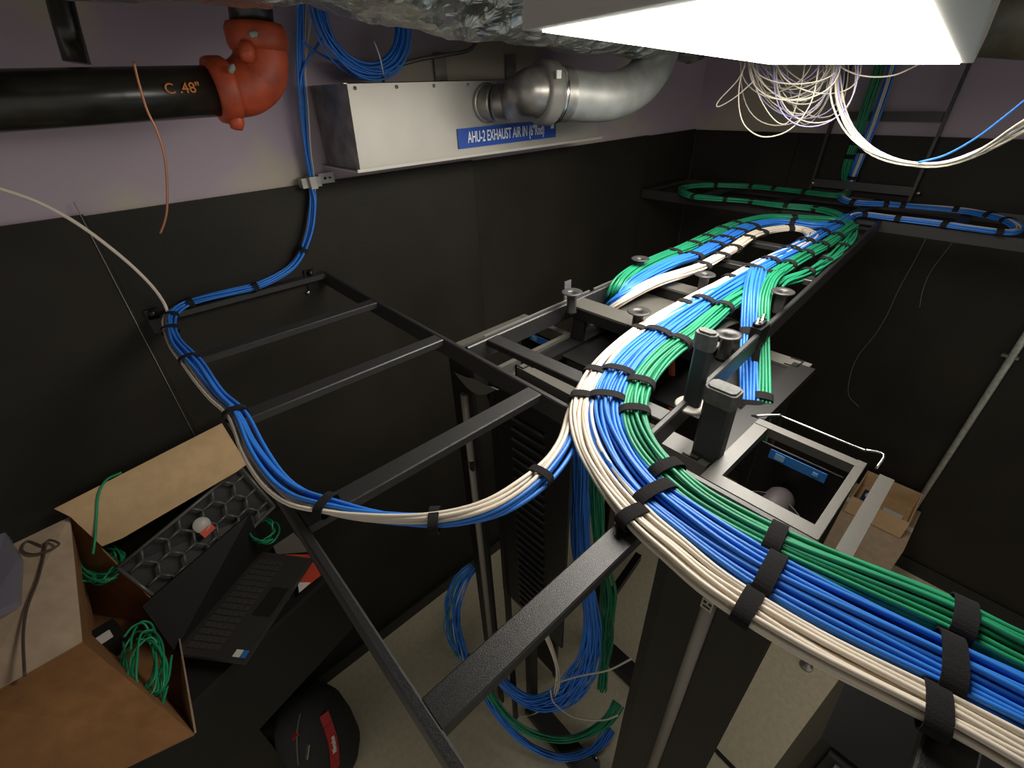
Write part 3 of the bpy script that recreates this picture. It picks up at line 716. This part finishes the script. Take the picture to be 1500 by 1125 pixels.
# foil wrapped duct across the top
def foil():
    rnd = random.Random(7)
    fm = bpy.data.materials.new('crinkled foil'); fm.use_nodes = True; nt = fm.node_tree; bs = nt.nodes['Principled BSDF']
    bs.inputs['Base Color'].default_value = (.62, .61, .55, 1); bs.inputs['Metallic'].default_value = .9; bs.inputs['Roughness'].default_value = .3
    tc = nt.nodes.new('ShaderNodeTexCoord'); n1 = nt.nodes.new('ShaderNodeTexVoronoi'); n1.inputs['Scale'].default_value = 22
    n2 = nt.nodes.new('ShaderNodeTexNoise'); n2.inputs['Scale'].default_value = 14; n2.inputs['Detail'].default_value = 6; n2.inputs['Distortion'].default_value = 2
    mixn = nt.nodes.new('ShaderNodeMath'); mixn.operation = 'ADD'
    nt.links.new(tc.outputs['Object'], n1.inputs['Vector']); nt.links.new(tc.outputs['Object'], n2.inputs['Vector'])
    nt.links.new(n1.outputs['Distance'], mixn.inputs[0]); nt.links.new(n2.outputs['Fac'], mixn.inputs[1])
    bp = nt.nodes.new('ShaderNodeBump'); bp.inputs['Strength'].default_value = 1.0; bp.inputs['Distance'].default_value = .02
    nt.links.new(mixn.outputs[0], bp.inputs['Height']); nt.links.new(bp.outputs['Normal'], bs.inputs['Normal'])
    # bottom edge line measured at y = 1.1, duct centre sits above it
    edge = [aty(-150, 0, 1.1), aty(100, -4, 1.1), aty(330, 14, 1.1), aty(450, 18, 1.1), aty(520, 30, 1.1), aty(600, 46, 1.1), aty(700, 62, 1.1), aty(800, 76, 1.1), aty(900, 84, 1.1), aty(1010, 94, 1.1)]
    Pp, L = resample(cr(edge, 8), .02); N = len(Pp); seg = 40; vs = []; fs = []
    for i in range(N):
        for k in range(seg):
            th = 2 * math.pi * k / seg; r_ = .19 + .006 * math.sin(5 * th + i * .21) + .005 * math.sin(i * .55 + 3 * th) + rnd.uniform(-.002, .002)
            vs.append(Vector((Pp[i][0], Pp[i][1] - .02 + r_ * math.cos(th) , Pp[i][2] + .195 + r_ * math.sin(th))))
    for i in range(N - 1):
        for k in range(seg):
            k2 = (k + 1) % seg; fs.append((i * seg + k, i * seg + k2, (i + 1) * seg + k2, (i + 1) * seg + k))
    MB().add(vs, fs, True).build('foil_wrapped_duct', fm, None, label='crinkled foil-wrapped insulated duct crossing the top left of the picture', cat='air duct')
foil()

# blue cable coil hung behind the foil duct
def coil(name, label, c, ax_u, ax_v, r0, n, rc, m_, seed, arc=(0, 6.28), mats=None, jit=.02, grp=None):
    rnd = random.Random(seed); root = empty(name, c, label, 'cable coil', grp)
    w = Vector(ax_u).cross(Vector(ax_v)).normalized()
    for i in range(n):
        rr_ = r0 + rnd.uniform(-jit, jit); cc = Vector(c) + Vector(ax_u) * rnd.uniform(-jit, jit) * .6 + Vector(ax_v) * rnd.uniform(-jit, jit) * .6 + w * rnd.uniform(-jit, jit)
        ph = rnd.uniform(0, 6.28); e = rnd.uniform(-.05, .05); N = 40
        pts = []
        for k in range(N):
            th = arc[0] + (arc[1] - arc[0]) * k / (N - (0 if arc[1] - arc[0] > 6.2 else 1))
            r_ = rr_ * (1 + e * math.sin(2 * th + ph))
            pts.append(cc + Vector(ax_u) * r_ * math.cos(th) + Vector(ax_v) * r_ * math.sin(th) + w * .4 * jit * math.sin(th + ph))
        MB().tube(pts, rc, 6, closed=(arc[1] - arc[0]) > 6.2).build('cable', (mats[i % len(mats)] if mats else m_), root)
    return root
cc = aty(532, 25, 1.47)
ck = coil('blue_cable_coil', 'coil of blue cable hung on the wall above the exhaust box', cc, (1, 0, 0), (0, 0, 1), .125, 22, .0032, BLUEC, 3, jit=.016)
MB().tube(cr([aty(548, 60, 1.44), aty(556, 82, 1.43), aty(560, 100, 1.44), aty(562, 112, 1.46)], 5), .002, 6).build('tie_cord', PAPER, ck)
for k, (lb, pl_) in enumerate((('blue cable strand crossing from the coil to the falling bundle', [(478, 45), (465, 66), (448, 92), (440, 120), (442, 160)]),
                              ('blue cable stub with a frayed black end left of the coil', [(432, 48), (445, 62), (470, 80), (500, 92), (525, 96)]))):
    MB().tube(cr([aty(a_, b_, 1.53) for a_, b_ in pl_], 6), .0034, 8).build('loose_blue_cable', BLUEC, None, label=lb, cat='cable')

# ---------------------------------------------------------------- loose white coil and swag under the light
def loose_coil():
    rnd = random.Random(21)
    root = empty('white_cable_coil', atx(1160, 190, 1.8), 'tangled coil of thin white and lilac cables hanging below the panel light', 'cable coil')
    for i in range(26):
        x = 1.78 + rnd.uniform(-.06, .06)
        cx = 1165 + rnd.gauss(0, 12); top = 70; rx = 52 + rnd.uniform(-16, 18); bot = rnd.uniform(135, 186) if i > 6 else rnd.uniform(118, 140)
        pts = []
        for k in range(26):
            th = math.pi * k / 25
            px = cx - rx * math.cos(th) + 8 * math.sin(th * 2 + i); py = top + (bot - top) * math.sin(th) ** .8
            pts.append(atx(px, py, x + .03 * math.sin(th + i)))
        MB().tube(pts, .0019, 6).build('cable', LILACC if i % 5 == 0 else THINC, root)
    for pl_ in ([(1092, 90), (1083, 125), (1083, 160), (1092, 185), (1115, 200), (1145, 196), (1170, 178), (1190, 145), (1200, 95)],
                [(1105, 118), (1080, 140), (1060, 153), (1050, 156), (1054, 146), (1080, 118), (1092, 95)],
                [(1225, 90), (1240, 103), (1270, 112), (1310, 110), (1350, 92)]):
        MB().tube(cr([atx(a_, b_, 1.72) for a_, b_ in pl_], 6), .0021, 6).build('cable', THINC, root)
loose_coil()
SWG = [atx(a_, b_, x_) for a_, b_, x_ in ((1222, 70, 1.75), (1226, 110, 1.75), (1230, 150, 1.72), (1243, 185, 1.70), (1268, 214, 1.66), (1300, 231, 1.62), (1340, 240, 1.58), (1385, 239, 1.54), (1430, 225, 1.50), (1470, 204, 1.46), (1510, 180, 1.42), (1580, 140, 1.38))]
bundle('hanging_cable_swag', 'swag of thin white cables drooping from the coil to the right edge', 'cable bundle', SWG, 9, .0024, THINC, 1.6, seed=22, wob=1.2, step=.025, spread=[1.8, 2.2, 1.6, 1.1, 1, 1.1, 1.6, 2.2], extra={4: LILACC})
MB().tube(cr([atx(1345, 238, 1.56), atx(1385, 227, 1.54), atx(1430, 202, 1.52), atx(1470, 172, 1.50), atx(1510, 140, 1.48)], 6), .0024, 8).build('loose_blue_cable', BLUEC, None, label='single blue cable rising from the white swag to the right edge', cat='cable')
# second duct seen right of the light
MB().tube([atx(1395, 18, 2.3), atx(1480, 16, 2.3), atx(1640, 20, 2.3)], .115, 28).build('spiral_duct', mat('dull galvanised spiral duct', (.20, .18, .13), .5, metal=.4, var=.3, vscale=9), None, label='dull grey duct near the ceiling beyond the right end of the light', cat='air duct')
# conduit on the far wall at the right
cd = empty('conduit', V(2.92, -.18, 0.1), 'grey surface conduit running down the far wall at the right edge', 'conduit')
MB().tube([V(2.925, -.175, .1), V(2.925, -.175, 3.1)], .014, 14).build('conduit_run', mat('grey conduit', (.42, .44, .40), .45, metal=.2, var=.2, vscale=50), cd)
MB().box(atx(1480, 522, 2.925), (.02, .06, .014)).build('conduit_clip', GALVD, cd)

# ---------------------------------------------------------------- cables hanging in and beside the racks
def hang(name, label, pts, n, m_, seed, rc=.0032, asp=1.6, wob=1.0, spread=None, straps=(), extra=None):
    return bundle(name, label, 'cable bundle', pts, n, rc, m_, asp, straps=straps, seed=seed, wob=wob, step=.04, spread=spread, up=(1, .3, 0.1), extra=extra)
hang('blue_patch_cables', 'blue patch cables hanging down inside the rack behind the side tray rung', [atx(847, 650, .80), atx(850, 700, .80), atx(852, 800, .79), atx(862, 870, .77), atx(868, 930, .74), atx(855, 985, .71), atx(822, 1022, .67), atx(782, 1030, .62), atx(745, 1008, .58), atx(716, 970, .56)],
     48, BLUEC, 31, spread=[1, 1, 1, 1.0, 1.3, 1.7, 1.7, 1.5, 1.2])
hang('green_patch_cables', 'green patch cables hanging down right of the blue ones inside the rack', [atx(872, 690, .84), atx(874, 740, .84), atx(882, 820, .86), atx(892, 880, .88), atx(888, 950, .90), atx(882, 1010, .90)],
     20, GREENC, 32, spread=[1, 1, 1.6, 1.4, 1, 1])
hang('green_patch_cables', 'green cables looping low over the floor in front of the rack', [atz(690, 960, -2.1), atz(712, 1010, -2.25), atz(745, 1052, -2.4), atz(790, 1078, -2.45), atz(840, 1082, -2.48), atz(885, 1060, -2.45), atz(905, 1030, -2.4)], 24, GREENC, 33, spread=[1.2, 1.4, 1.5])
hang('blue_patch_cables', 'blue cables looping lowest over the floor below the green loop', [atz(700, 985, -2.2), atz(722, 1035, -2.35), atz(765, 1085, -2.5), atz(820, 1110, -2.55), atz(870, 1098, -2.55), atz(895, 1068, -2.5)], 24, BLUEC, 34, spread=[1.2, 1.4, 1.5])
hang('blue_patch_cables', 'blue patch cables spilled in a mass at the left foot of the louvred manager', [aty(693, 830, 1.2), aty(676, 850, 1.2), aty(664, 890, 1.2), aty(668, 940, 1.2), aty(690, 985, 1.15), aty(715, 1010, 1.05)], 34, BLUEC, 35, spread=[1, 1.8, 2.4, 2.0, 1.4], extra={3: THINC, 7: THINC, 11: THINC, 15: GREENC, 19: GREENC, 30: THINC})
hang('white_patch_cables', 'short bunch of white cables hanging beneath the wide rung', [atx(792, 915, .66), atx(806, 945, .66), atx(817, 980, .66), atx(815, 1010, .66), atx(808, 1026, .66)], 7, THINC, 36, wob=.5, spread=[1, 1, 1, .7])
for lb, pl_ in (('thin white cable curving from the white bunch to the near manager', [(806, 1010), (812, 1030), (840, 1050), (880, 1055), (905, 1048)]),
                ('thin white cable stretched up to the right from the white bunch', [(815, 1000), (850, 990), (890, 982), (925, 965)]),
                ('thin white cable arcing over the blue cables below the rung', [(720, 1030), (745, 1046), (775, 1048), (800, 1036)])):
    MB().tube(cr([atx(a_, b_, .64) for a_, b_ in pl_], 8), .0028, 8).build('loose_white_cable', THINC, None, label=lb, cat='cable')
# rack base bars on the floor
MB().bar(atz(935, 815, -2.568) , atz(890, 880, -2.568), .04, .06).build('rack_foot_bar', RACKB, None, label='black steel base bar on the floor behind the near manager', cat='bracket')

# ---------------------------------------------------------------- boxes on the floor at the right
def carton(name, label, c, sx, sy, h, rot, m_, flaps=False, wall=.006):
    root = empty(name, c, label, 'box'); Rm = Matrix.Rotation(rot, 3, 'Z'); c = Vector(c)
    for (ox, oy, w, d) in ((sx / 2 - wall / 2, 0, wall, sy), (-sx / 2 + wall / 2, 0, wall, sy), (0, sy / 2 - wall / 2, sx - 2 * wall, wall), (0, -sy / 2 + wall / 2, sx - 2 * wall, wall)):
        MB().box(c + Rm @ Vector((ox, oy, h / 2 + .001)), (w, d, h), Rm).build('side_panel', m_, root)
    MB().box(c + Vector((0, 0, .004)), (sx - .004, sy - .004, .006), Rm).build('bottom', m_, root)
    if flaps == 'closed':
        MB().box(c + Vector((0, 0, h + .003)), (sx, sy, .005), Rm).build('lid', m_, root)
        MB().box(c + Rm @ Vector((0, 0, h + .0062)), (.04, sy, .001), Rm).build('packing_tape', PAPER, root)
    return root
bp = atz(1272, 735, -2.2)
carton('cardboard_box', 'closed cardboard box on the floor beyond the near cable manager, lower of two', V(2.73, -.03, 0), .38, .36, .46, .0, CARDL, 'closed')
bx = carton('cardboard_box', 'open cardboard box with small parts inside standing on the closed one', V(2.76, -.04, .472), .30, .27, .12, .0, CARD)
MB().box(V(2.71, -.10, .50), (.08, .09, .03)).build('parts_card', PAPER, None, label='white printed card lying in the open cardboard box', cat='card')
MB().box(V(2.73, .02, .515), (.11, .08, .07)).build('blue_carton', mat('dark blue carton', (.02, .03, .12), .6), None, label='small dark blue carton inside the open cardboard box', cat='box')
MB().lathe([(0, .01), (.022, .01), (.028, .006), (.028, 0), (0, 0)], V(2.73, .02, .552), seg=20).build('white_roll', PAPER, None, label='round white roll on the dark blue carton in the open box', cat='roll')
carton('cardboard_box', 'small brown carton seen through the near cable manager', V(2.12, .28, 0), .32, .28, .30, .1, CARDL, 'closed')

# ---------------------------------------------------------------- cabinet and clutter at the lower left
cab = empty('low_cabinet', V(-.3, 1.25, 0), 'low black equipment cabinet carrying the laptop and cardboard boxes', 'cabinet')
ZT = CAM_H - 1.36
cA_ = atz(494, 833, -1.37); cB_ = atz(250, 1062, -1.37); cD_ = (cB_ - cA_).normalized(); cC_ = cA_ + cD_ * 1.15
poly = [V(cA_.x, cA_.y, ZT - .001), V(cC_.x, cC_.y, ZT - .001), V(cC_.x, 1.57, ZT - .001), V(cA_.x, 1.57, ZT - .001)]
MB().slab(poly, .02, Vector((0, 0, 1))).build('cabinet_top', BLACKM, cab)
cen_ = sum(poly, Vector()) / 4
MB().slab([cen_ + (p - cen_) * .96 - V(0, 0, .021) for p in poly], .34, Vector((0, 0, 1))).build('cabinet_body', RACKB, cab)
MB().box(V(-.60, 1.40, (ZT - .37) / 2), (.66, .30, ZT - .37)).build('cabinet_base', RACKB, cab)
# laptop
lp = empty('laptop', atz(330, 890, -1.34), 'open black laptop with a small white and blue sticker on its palm rest', 'laptop')
k = [atz(254, 957, -1.31), atz(357, 970, -1.31), atz(457, 818, -1.31), atz(383, 808, -1.31)]
MB().slab(k, .016, Vector((0, 0, 1))).build('base', mat('dark grey laptop shell', (.035, .033, .030), .5), lp)
s_ = [atz(256, 955, -1.31), atz(384, 807, -1.31), atz(366, 752, -1.18), atz(208, 888, -1.20)]
MB().slab(s_, .007).build('screen', mat('dark laptop screen', (.010, .010, .009), .6, spec=.2), lp)
ks = MB(); n0 = Vector((0, 0, 1))
def kq(u, v): return k[0] + (k[3] - k[0]) * u + ((k[1] - k[0]) * (1 - u) + (k[2] - k[3]) * u) * v
for r_ in range(5):
    for c_ in range(15):
        u = .06 + c_ * .058; v = .10 + r_ * .095
        ks.slab([kq(u, v) + n0 * .002, kq(u + .046, v) + n0 * .002, kq(u + .046, v + .075) + n0 * .002, kq(u, v + .075) + n0 * .002], .002, n0)
ks.build('keyboard', mat('laptop keys', (.055, .052, .048), .45), lp)
MB().slab([kq(.38, .66) + n0 * .0006, kq(.66, .66) + n0 * .0006, kq(.66, .95) + n0 * .0006, kq(.38, .95) + n0 * .0006], .001, n0).build('touchpad', mat('touchpad', (.015, .015, .015), .3), lp)
MB().slab([kq(.03, .80) + n0 * .0006, kq(.09, .80) + n0 * .0006, kq(.09, .90) + n0 * .0006, kq(.03, .90) + n0 * .0006], .001, n0).build('sticker', PAPER, lp)
MB().slab([kq(.03, .91) + n0 * .0006, kq(.09, .91) + n0 * .0006, kq(.09, .98) + n0 * .0006, kq(.03, .98) + n0 * .0006], .001, n0).build('sticker', TAPEB, lp)
# hexagonal grille leaning on the wall
hq = [atz(172, 832, -1.12), atz(250, 892, -1.27), atz(402, 742, -1.22), atz(352, 684, -1.06)]
hx = empty('hexagonal_grille_panel', sum(hq, Vector()) / 4, 'black honeycomb equipment bezel propped behind the laptop', 'grille')
MB().slab([p + V(0, .02, -.02) for p in hq], .012).build('backing', mat('grille backing', (.006, .006, .006), .5), hx)
def hp(u, v): return hq[0] + (hq[3] - hq[0]) * u + ((hq[1] - hq[0]) * (1 - u) + (hq[2] - hq[3]) * u) * v
HEXM = mat('glossy grille bars', (.10, .10, .09), .3)
fr = MB()
for a_, b_ in ((0, 1), (1, 2), (2, 3), (3, 0)): fr.tube([hq[a_], hq[b_]], .006, 6)
fr.build('frame', HEXM, hx)
hb = MB(); nu, nv = 7, 3
du = 1 / nu; dv = 1 / nv
for i in range(nu):
    for j in range(nv + 1):
        cx = (i + .5) * du; cy = (j + (.5 if i % 2 else 0)) * dv
        P6 = [(cx + du * .66 * math.cos(t), cy + dv * .577 * math.sin(t)) for t in [math.pi / 3 * q_ for q_ in range(6)]]
        for q_ in range(3):
            u1, v1 = P6[q_]; u2, v2 = P6[q_ + 1]
            if min(u1, u2, v1, v2) > -.02 and max(u1, u2, v1, v2) < 1.02: hb.tube([hp(u1, v1), hp(u2, v2)], .0042, 6)
hb.build('honeycomb_bars', HEXM, hx)
nn = (hq[1] - hq[0]).cross(hq[3] - hq[0]).normalized(); nn = nn if nn.z > 0 else -nn
bd = MB().lathe([(0, .003), (.024, .003), (.025, 0)], hp(.52, .34) + nn * .006, nn, 24).build('round_sticker', mat('silver sticker', (.5, .47, .42), .4), hx)
MB().slab([hp(.47, .42) + nn * .0105, hp(.57, .42) + nn * .0105, hp(.57, .54) + nn * .0105, hp(.47, .54) + nn * .0105], .001, nn).build('red_band', REDM, bd)
# papers beside the laptop
MB().slab([atz(418, 812, -1.335), atz(452, 812, -1.335), atz(470, 842, -1.335), atz(438, 868, -1.335), atz(435, 840, -1.335)], .002, n0).build('red_folder', REDM, None, label='red printed card sticking out behind the laptop', cat='card')
MB().slab([atz(436, 853, -1.333), atz(455, 853, -1.333), atz(438, 868, -1.333)], .001, n0).build('paper_corner', PAPER, None, label='white paper corner under the red card', cat='paper')
MB().slab([atz(398, 897, -1.335), atz(423, 878, -1.335), atz(410, 882, -1.335)], .001, n0).build('paper_scrap', PAPER, None, label='small white paper scrap at the laptop front edge', cat='paper')
MB().slab([atz(400, 800, -1.34), atz(430, 780, -1.34), atz(455, 808, -1.34), atz(405, 812, -1.34)], .003, n0).build('grey_card', mat('grey card', (.16, .14, .12), .7), None, label='grey brown card lying beyond the laptop keyboard', cat='card')
# carton at the left
ctn = empty('cardboard_carton', atz(150, 900, -1.36), 'large open brown cardboard carton full of green cables at the lower left', 'box')
Ra = [atz(102, 757, -.995), atz(120, 940, -1.08), atz(285, 1075, -1.14), atz(258, 915, -1.33)]
Rb = [V(-.50, 1.555, CAM_H - 1.34), atz(142, 925, -1.34), atz(268, 1042, -1.34), atz(262, 922, -1.345)]
for i in range(4):
    p0, p1 = Ra[i], Ra[(i + 1) % 4]
    lo0, lo1 = Rb[i], Rb[(i + 1) % 4]
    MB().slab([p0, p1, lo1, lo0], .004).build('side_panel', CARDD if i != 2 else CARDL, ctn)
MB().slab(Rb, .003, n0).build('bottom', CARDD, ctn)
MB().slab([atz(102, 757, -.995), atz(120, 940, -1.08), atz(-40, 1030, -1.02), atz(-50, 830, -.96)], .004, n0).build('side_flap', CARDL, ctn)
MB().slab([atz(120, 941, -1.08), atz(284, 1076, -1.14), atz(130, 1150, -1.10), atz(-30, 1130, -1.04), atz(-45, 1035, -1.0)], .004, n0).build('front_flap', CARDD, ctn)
f0, f1, f2 = aty(80, 745, 1.55), aty(325, 620, 1.55), aty(362, 680, 1.46)
fn = (f1 - f0).cross(f2 - f0).normalized(); camp = Vector((0, 0, CAM_H))
def onflap(px, py, d=0.0):
    r_ = Vector(ray(px, py)); return camp + r_ * ((f0 + fn * d - camp).dot(fn) / r_.dot(fn))
MB().slab([f0, f1, f2, onflap(345, 692), onflap(180, 788), onflap(150, 800), onflap(104, 757)], .004).build('back_flap', CARD, ctn)
sg = 1 if fn.y < 0 else -1
MB().slab([onflap(326, 688, .002 * sg), onflap(356, 672, .002 * sg), onflap(360, 680, .002 * sg), onflap(330, 697, .002 * sg)], .001).build('shipping_label', PAPER, ctn)
# green cables in the carton
def tangle(name, label, c_px, n, z, seed, rx, ry, m_=GREENC, rc=.0035):
    rnd = random.Random(seed); root = empty(name, atz(*c_px, z - .05), label, 'cable tangle')
    for i in range(n):
        cx = c_px[0] + rnd.uniform(-1, 1) * rx * .3; cy = c_px[1] + rnd.uniform(-1, 1) * ry * .3; a0 = rnd.uniform(0, 6.28); sp_ = rnd.uniform(3.0, 5.2); ph = rnd.uniform(0, 6.28)
        pts = [atz(cx + rx * rnd.uniform(.6, 1) * math.cos(a0 + sp_ * t), cy + ry * rnd.uniform(.75, 1) * math.sin(a0 + sp_ * t), z + .03 * math.sin(t * 5 + ph)) for t in [j / 6 for j in range(7)]]
        for p_ in pts: p_.y = min(p_.y, 1.56)
        MB().tube(cr(pts, 7), rc, 7).build('cable', m_, root)
    return root
GREENL = mat('bright green patch cable', (.015, .30, .13), .4)
tangle('green_cable_tangle', 'tangle of green patch cables in the upper part of the carton', (143, 820), 13, -1.17, 5, 40, 30, GREENL, .003)
tangle('green_cable_tangle', 'tangle of green patch cables near the bottom corner of the carton', (212, 975), 12, -1.2, 6, 32, 56, GREENL, .003)
MB().tube(cr([onflap(136, 812, .03 * sg), onflap(139, 790, .012 * sg), onflap(141, 760, .006 * sg), onflap(144, 725, .006 * sg), onflap(156, 703, .006 * sg), onflap(178, 692, .006 * sg)], 7), .0035, 8).build('green_cable', GREENL, None, label='single green cable draped over the carton flap', cat='cable')
tangle('green_cable_loops', 'small loops of green cable at the far corner of the laptop', (385, 778), 6, -1.26, 9, 24, 18, GREENL, .003)
MB().slab([atz(125, 930, -1.24), atz(165, 905, -1.24), atz(185, 935, -1.24), atz(150, 965, -1.24)], .03, n0).build('black_adapter_box', BLACKM, None, label='small black box with a grey label in the carton', cat='box')
MB().slab([atz(135, 938, -1.239), atz(160, 922, -1.239), atz(166, 932, -1.239), atz(142, 948, -1.239)], .001, n0).build('white_connector', PAPER, None, label='pale label strip on the black box in the carton', cat='label')
MB().slab([atz(118, 880, -1.22), atz(130, 893, -1.22), atz(124, 905, -1.22), atz(117, 895, -1.22)], .004, n0).build('white_tag', PAPER, None, label='white tag beside the upper green tangle', cat='tag')
MB().tube(cr([atz(62, 800, -.99), atz(40, 793, -.98), atz(32, 806, -.98), atz(50, 812, -.985), atz(78, 803, -.99), atz(86, 796, -.99), atz(70, 792, -.985), atz(64, 815, -.995), atz(55, 850, -1.00), atz(40, 890, -1.005), atz(34, 930, -1.01), atz(36, 990, -1.01)], 7), .003, 8).build('brown_cord', mat('brown cord', (.09, .06, .05), .6), None, label='dark brown cord knotted on the carton side flap', cat='cord')
MB().slab([atz(-30, 790, -.90), atz(8, 780, -.94), atz(28, 815, -.96), atz(24, 880, -.98), atz(-30, 910, -.95)], .02, n0).build('plastic_bag', mat('hazy lilac plastic', (.22, .21, .26), .25), None, label='hazy lilac plastic packaging at the left edge on the carton flap', cat='bag')
MB().tube([atz(282, 1056, -1.8), atz(343, 1037, -1.8)], .004, 8).build('white_stick', PAPER, None, label='thin white stick lying in the dark at the lower left', cat='stick')
# backpack
bk = empty('tool_backpack', V(-.2, 1.1, 0), 'black and red tool backpack at the bottom edge left of the side tray', 'bag')
c0 = V(-.125, 1.25, .0); body = MB(); lev = [(.0, .80), (.10, .98), (.25, 1.0), (.38, .95), (.47, .80), (.52, .55), (.545, .25), (.55, .0)]
body.lathe([(r_ * .15, h_) for h_, r_ in lev][::1], c0, seg=36)
body.build('pack_body', mat('black ballistic fabric', (.012, .012, .012), .8, bump=.5, bscale=500), bk)
red = mat('red nylon strap', (.35, .012, .012), .6)
def bp_(px, py, z):   # a point on the pack surface
    rr_ = ray(px, py)
    for k_ in range(900):
        q_ = rr_ * (1.6 + k_ * .002); x_, y_, z_ = q_[0], q_[1], q_[2] + CAM_H
        if z_ < .55:
            rad = np.interp(z_, [l[0] for l in lev], [l[1] * .15 for l in lev])
            if math.hypot(x_ - c0.x, y_ - c0.y) < rad + .004: return Vector((x_, y_, z_))
    return Vector(rr_ * 2.6) + Vector((0, 0, CAM_H))
cl_ = [(474, 1046), (480, 1062), (486, 1080), (489, 1098), (490, 1114), (490, 1124)]
cl3 = [bp_(x_, y_, 0) for x_, y_ in cl_]
sm_ = MB()
for q0, q1 in zip(cl3[:-1], cl3[1:]):
    nrm = (q0 - V(c0.x, c0.y, .25)).normalized(); sm_.bar(q0 + nrm * .004, q1 + nrm * .004, .036, .008, up=nrm)
sm_.build('red_strap', red, bk)
nrm = (cl3[3] - V(c0.x, c0.y, .25)).normalized(); tx = (cl3[1] - cl3[4]).normalized()
text_mesh('script_lettering', 'Milwaukee', .026, frame4((cl3[2] + cl3[3]) / 2 + nrm * .0105, tx, nrm.cross(tx)), PAPER, bk, sx=.8, extrude=.0006)
MB().tube(cr([bp_(440, 1045, -1.95), bp_(436, 1065, -1.93), bp_(435, 1090, -1.93), bp_(437, 1120, -1.95)], 5), .004, 8).build('webbing_loop', mat('grey webbing', (.10, .09, .08), .7), bk)
MB().bar(bp_(452, 1090, -1.9), bp_(449, 1112, -1.9), .012, .006).build('zip_pull', CHROME, bk)
MB().bar(bp_(428, 1080, -1.95), bp_(438, 1072, -1.95), .02, .006).build('red_tab', red, bk)
MB().tube([aty(108, 296, 1.582), aty(286, 640, 1.582)], .0011, 6).build('string', mat('pale grey string', (.3, .28, .24), .6), None, label='pale string hanging down the joint of the black plywood sheets', cat='string')

STRAND = mat('pale blue grey strand', (.16, .18, .24), .5)
MB().tube(cr([atx(a_, b_, 2.925) for a_, b_ in ((1356, 350), (1338, 385), (1316, 425), (1300, 460), (1282, 490), (1258, 520), (1246, 548), (1243, 578), (1258, 596))], 6), .0013, 6).build('hanging_strand', STRAND, None, label='long hair-thin pale strand hanging down the dark far wall', cat='string')
MB().tube(cr([atx(a_, b_, 2.925) for a_, b_ in ((1398, 352), (1380, 375), (1362, 400), (1352, 425), (1347, 450))], 6), .0013, 6).build('hanging_strand', STRAND, None, label='short thin pale strand below the blue loop on the far wall', cat='string')
def stud(px, py, label, r_=.016):
    p = atz(px, py, -2.575)
    root = empty('levelling_foot', V(p.x, p.y, 0), label, 'foot')
    MB().lathe([(0, .03), (r_ * .5, .03), (r_ * .5, .012), (r_, .010), (r_ * 1.1, 0), (0, 0)], V(p.x, p.y, 0), seg=24).build('pad', GALV, root)
    MB().lathe([(0, .07), (r_ * .3, .068), (r_ * .3, .03), (0, .03)], V(p.x, p.y, 0), seg=16).build('stud', CHROME, root)
stud(1183, 972, 'zinc levelling foot on the beige floor right of the near manager', .03)
stud(873, 1114, 'round zinc foot on the floor beside the lowest blue loop', .02)
MB().bar(atz(1043, 1093, -2.59), atz(1077, 1128, -2.59), .014, .014).build('black_rod', BLACKM, None, label='short black rod lying on the floor at the bottom edge', cat='rod')
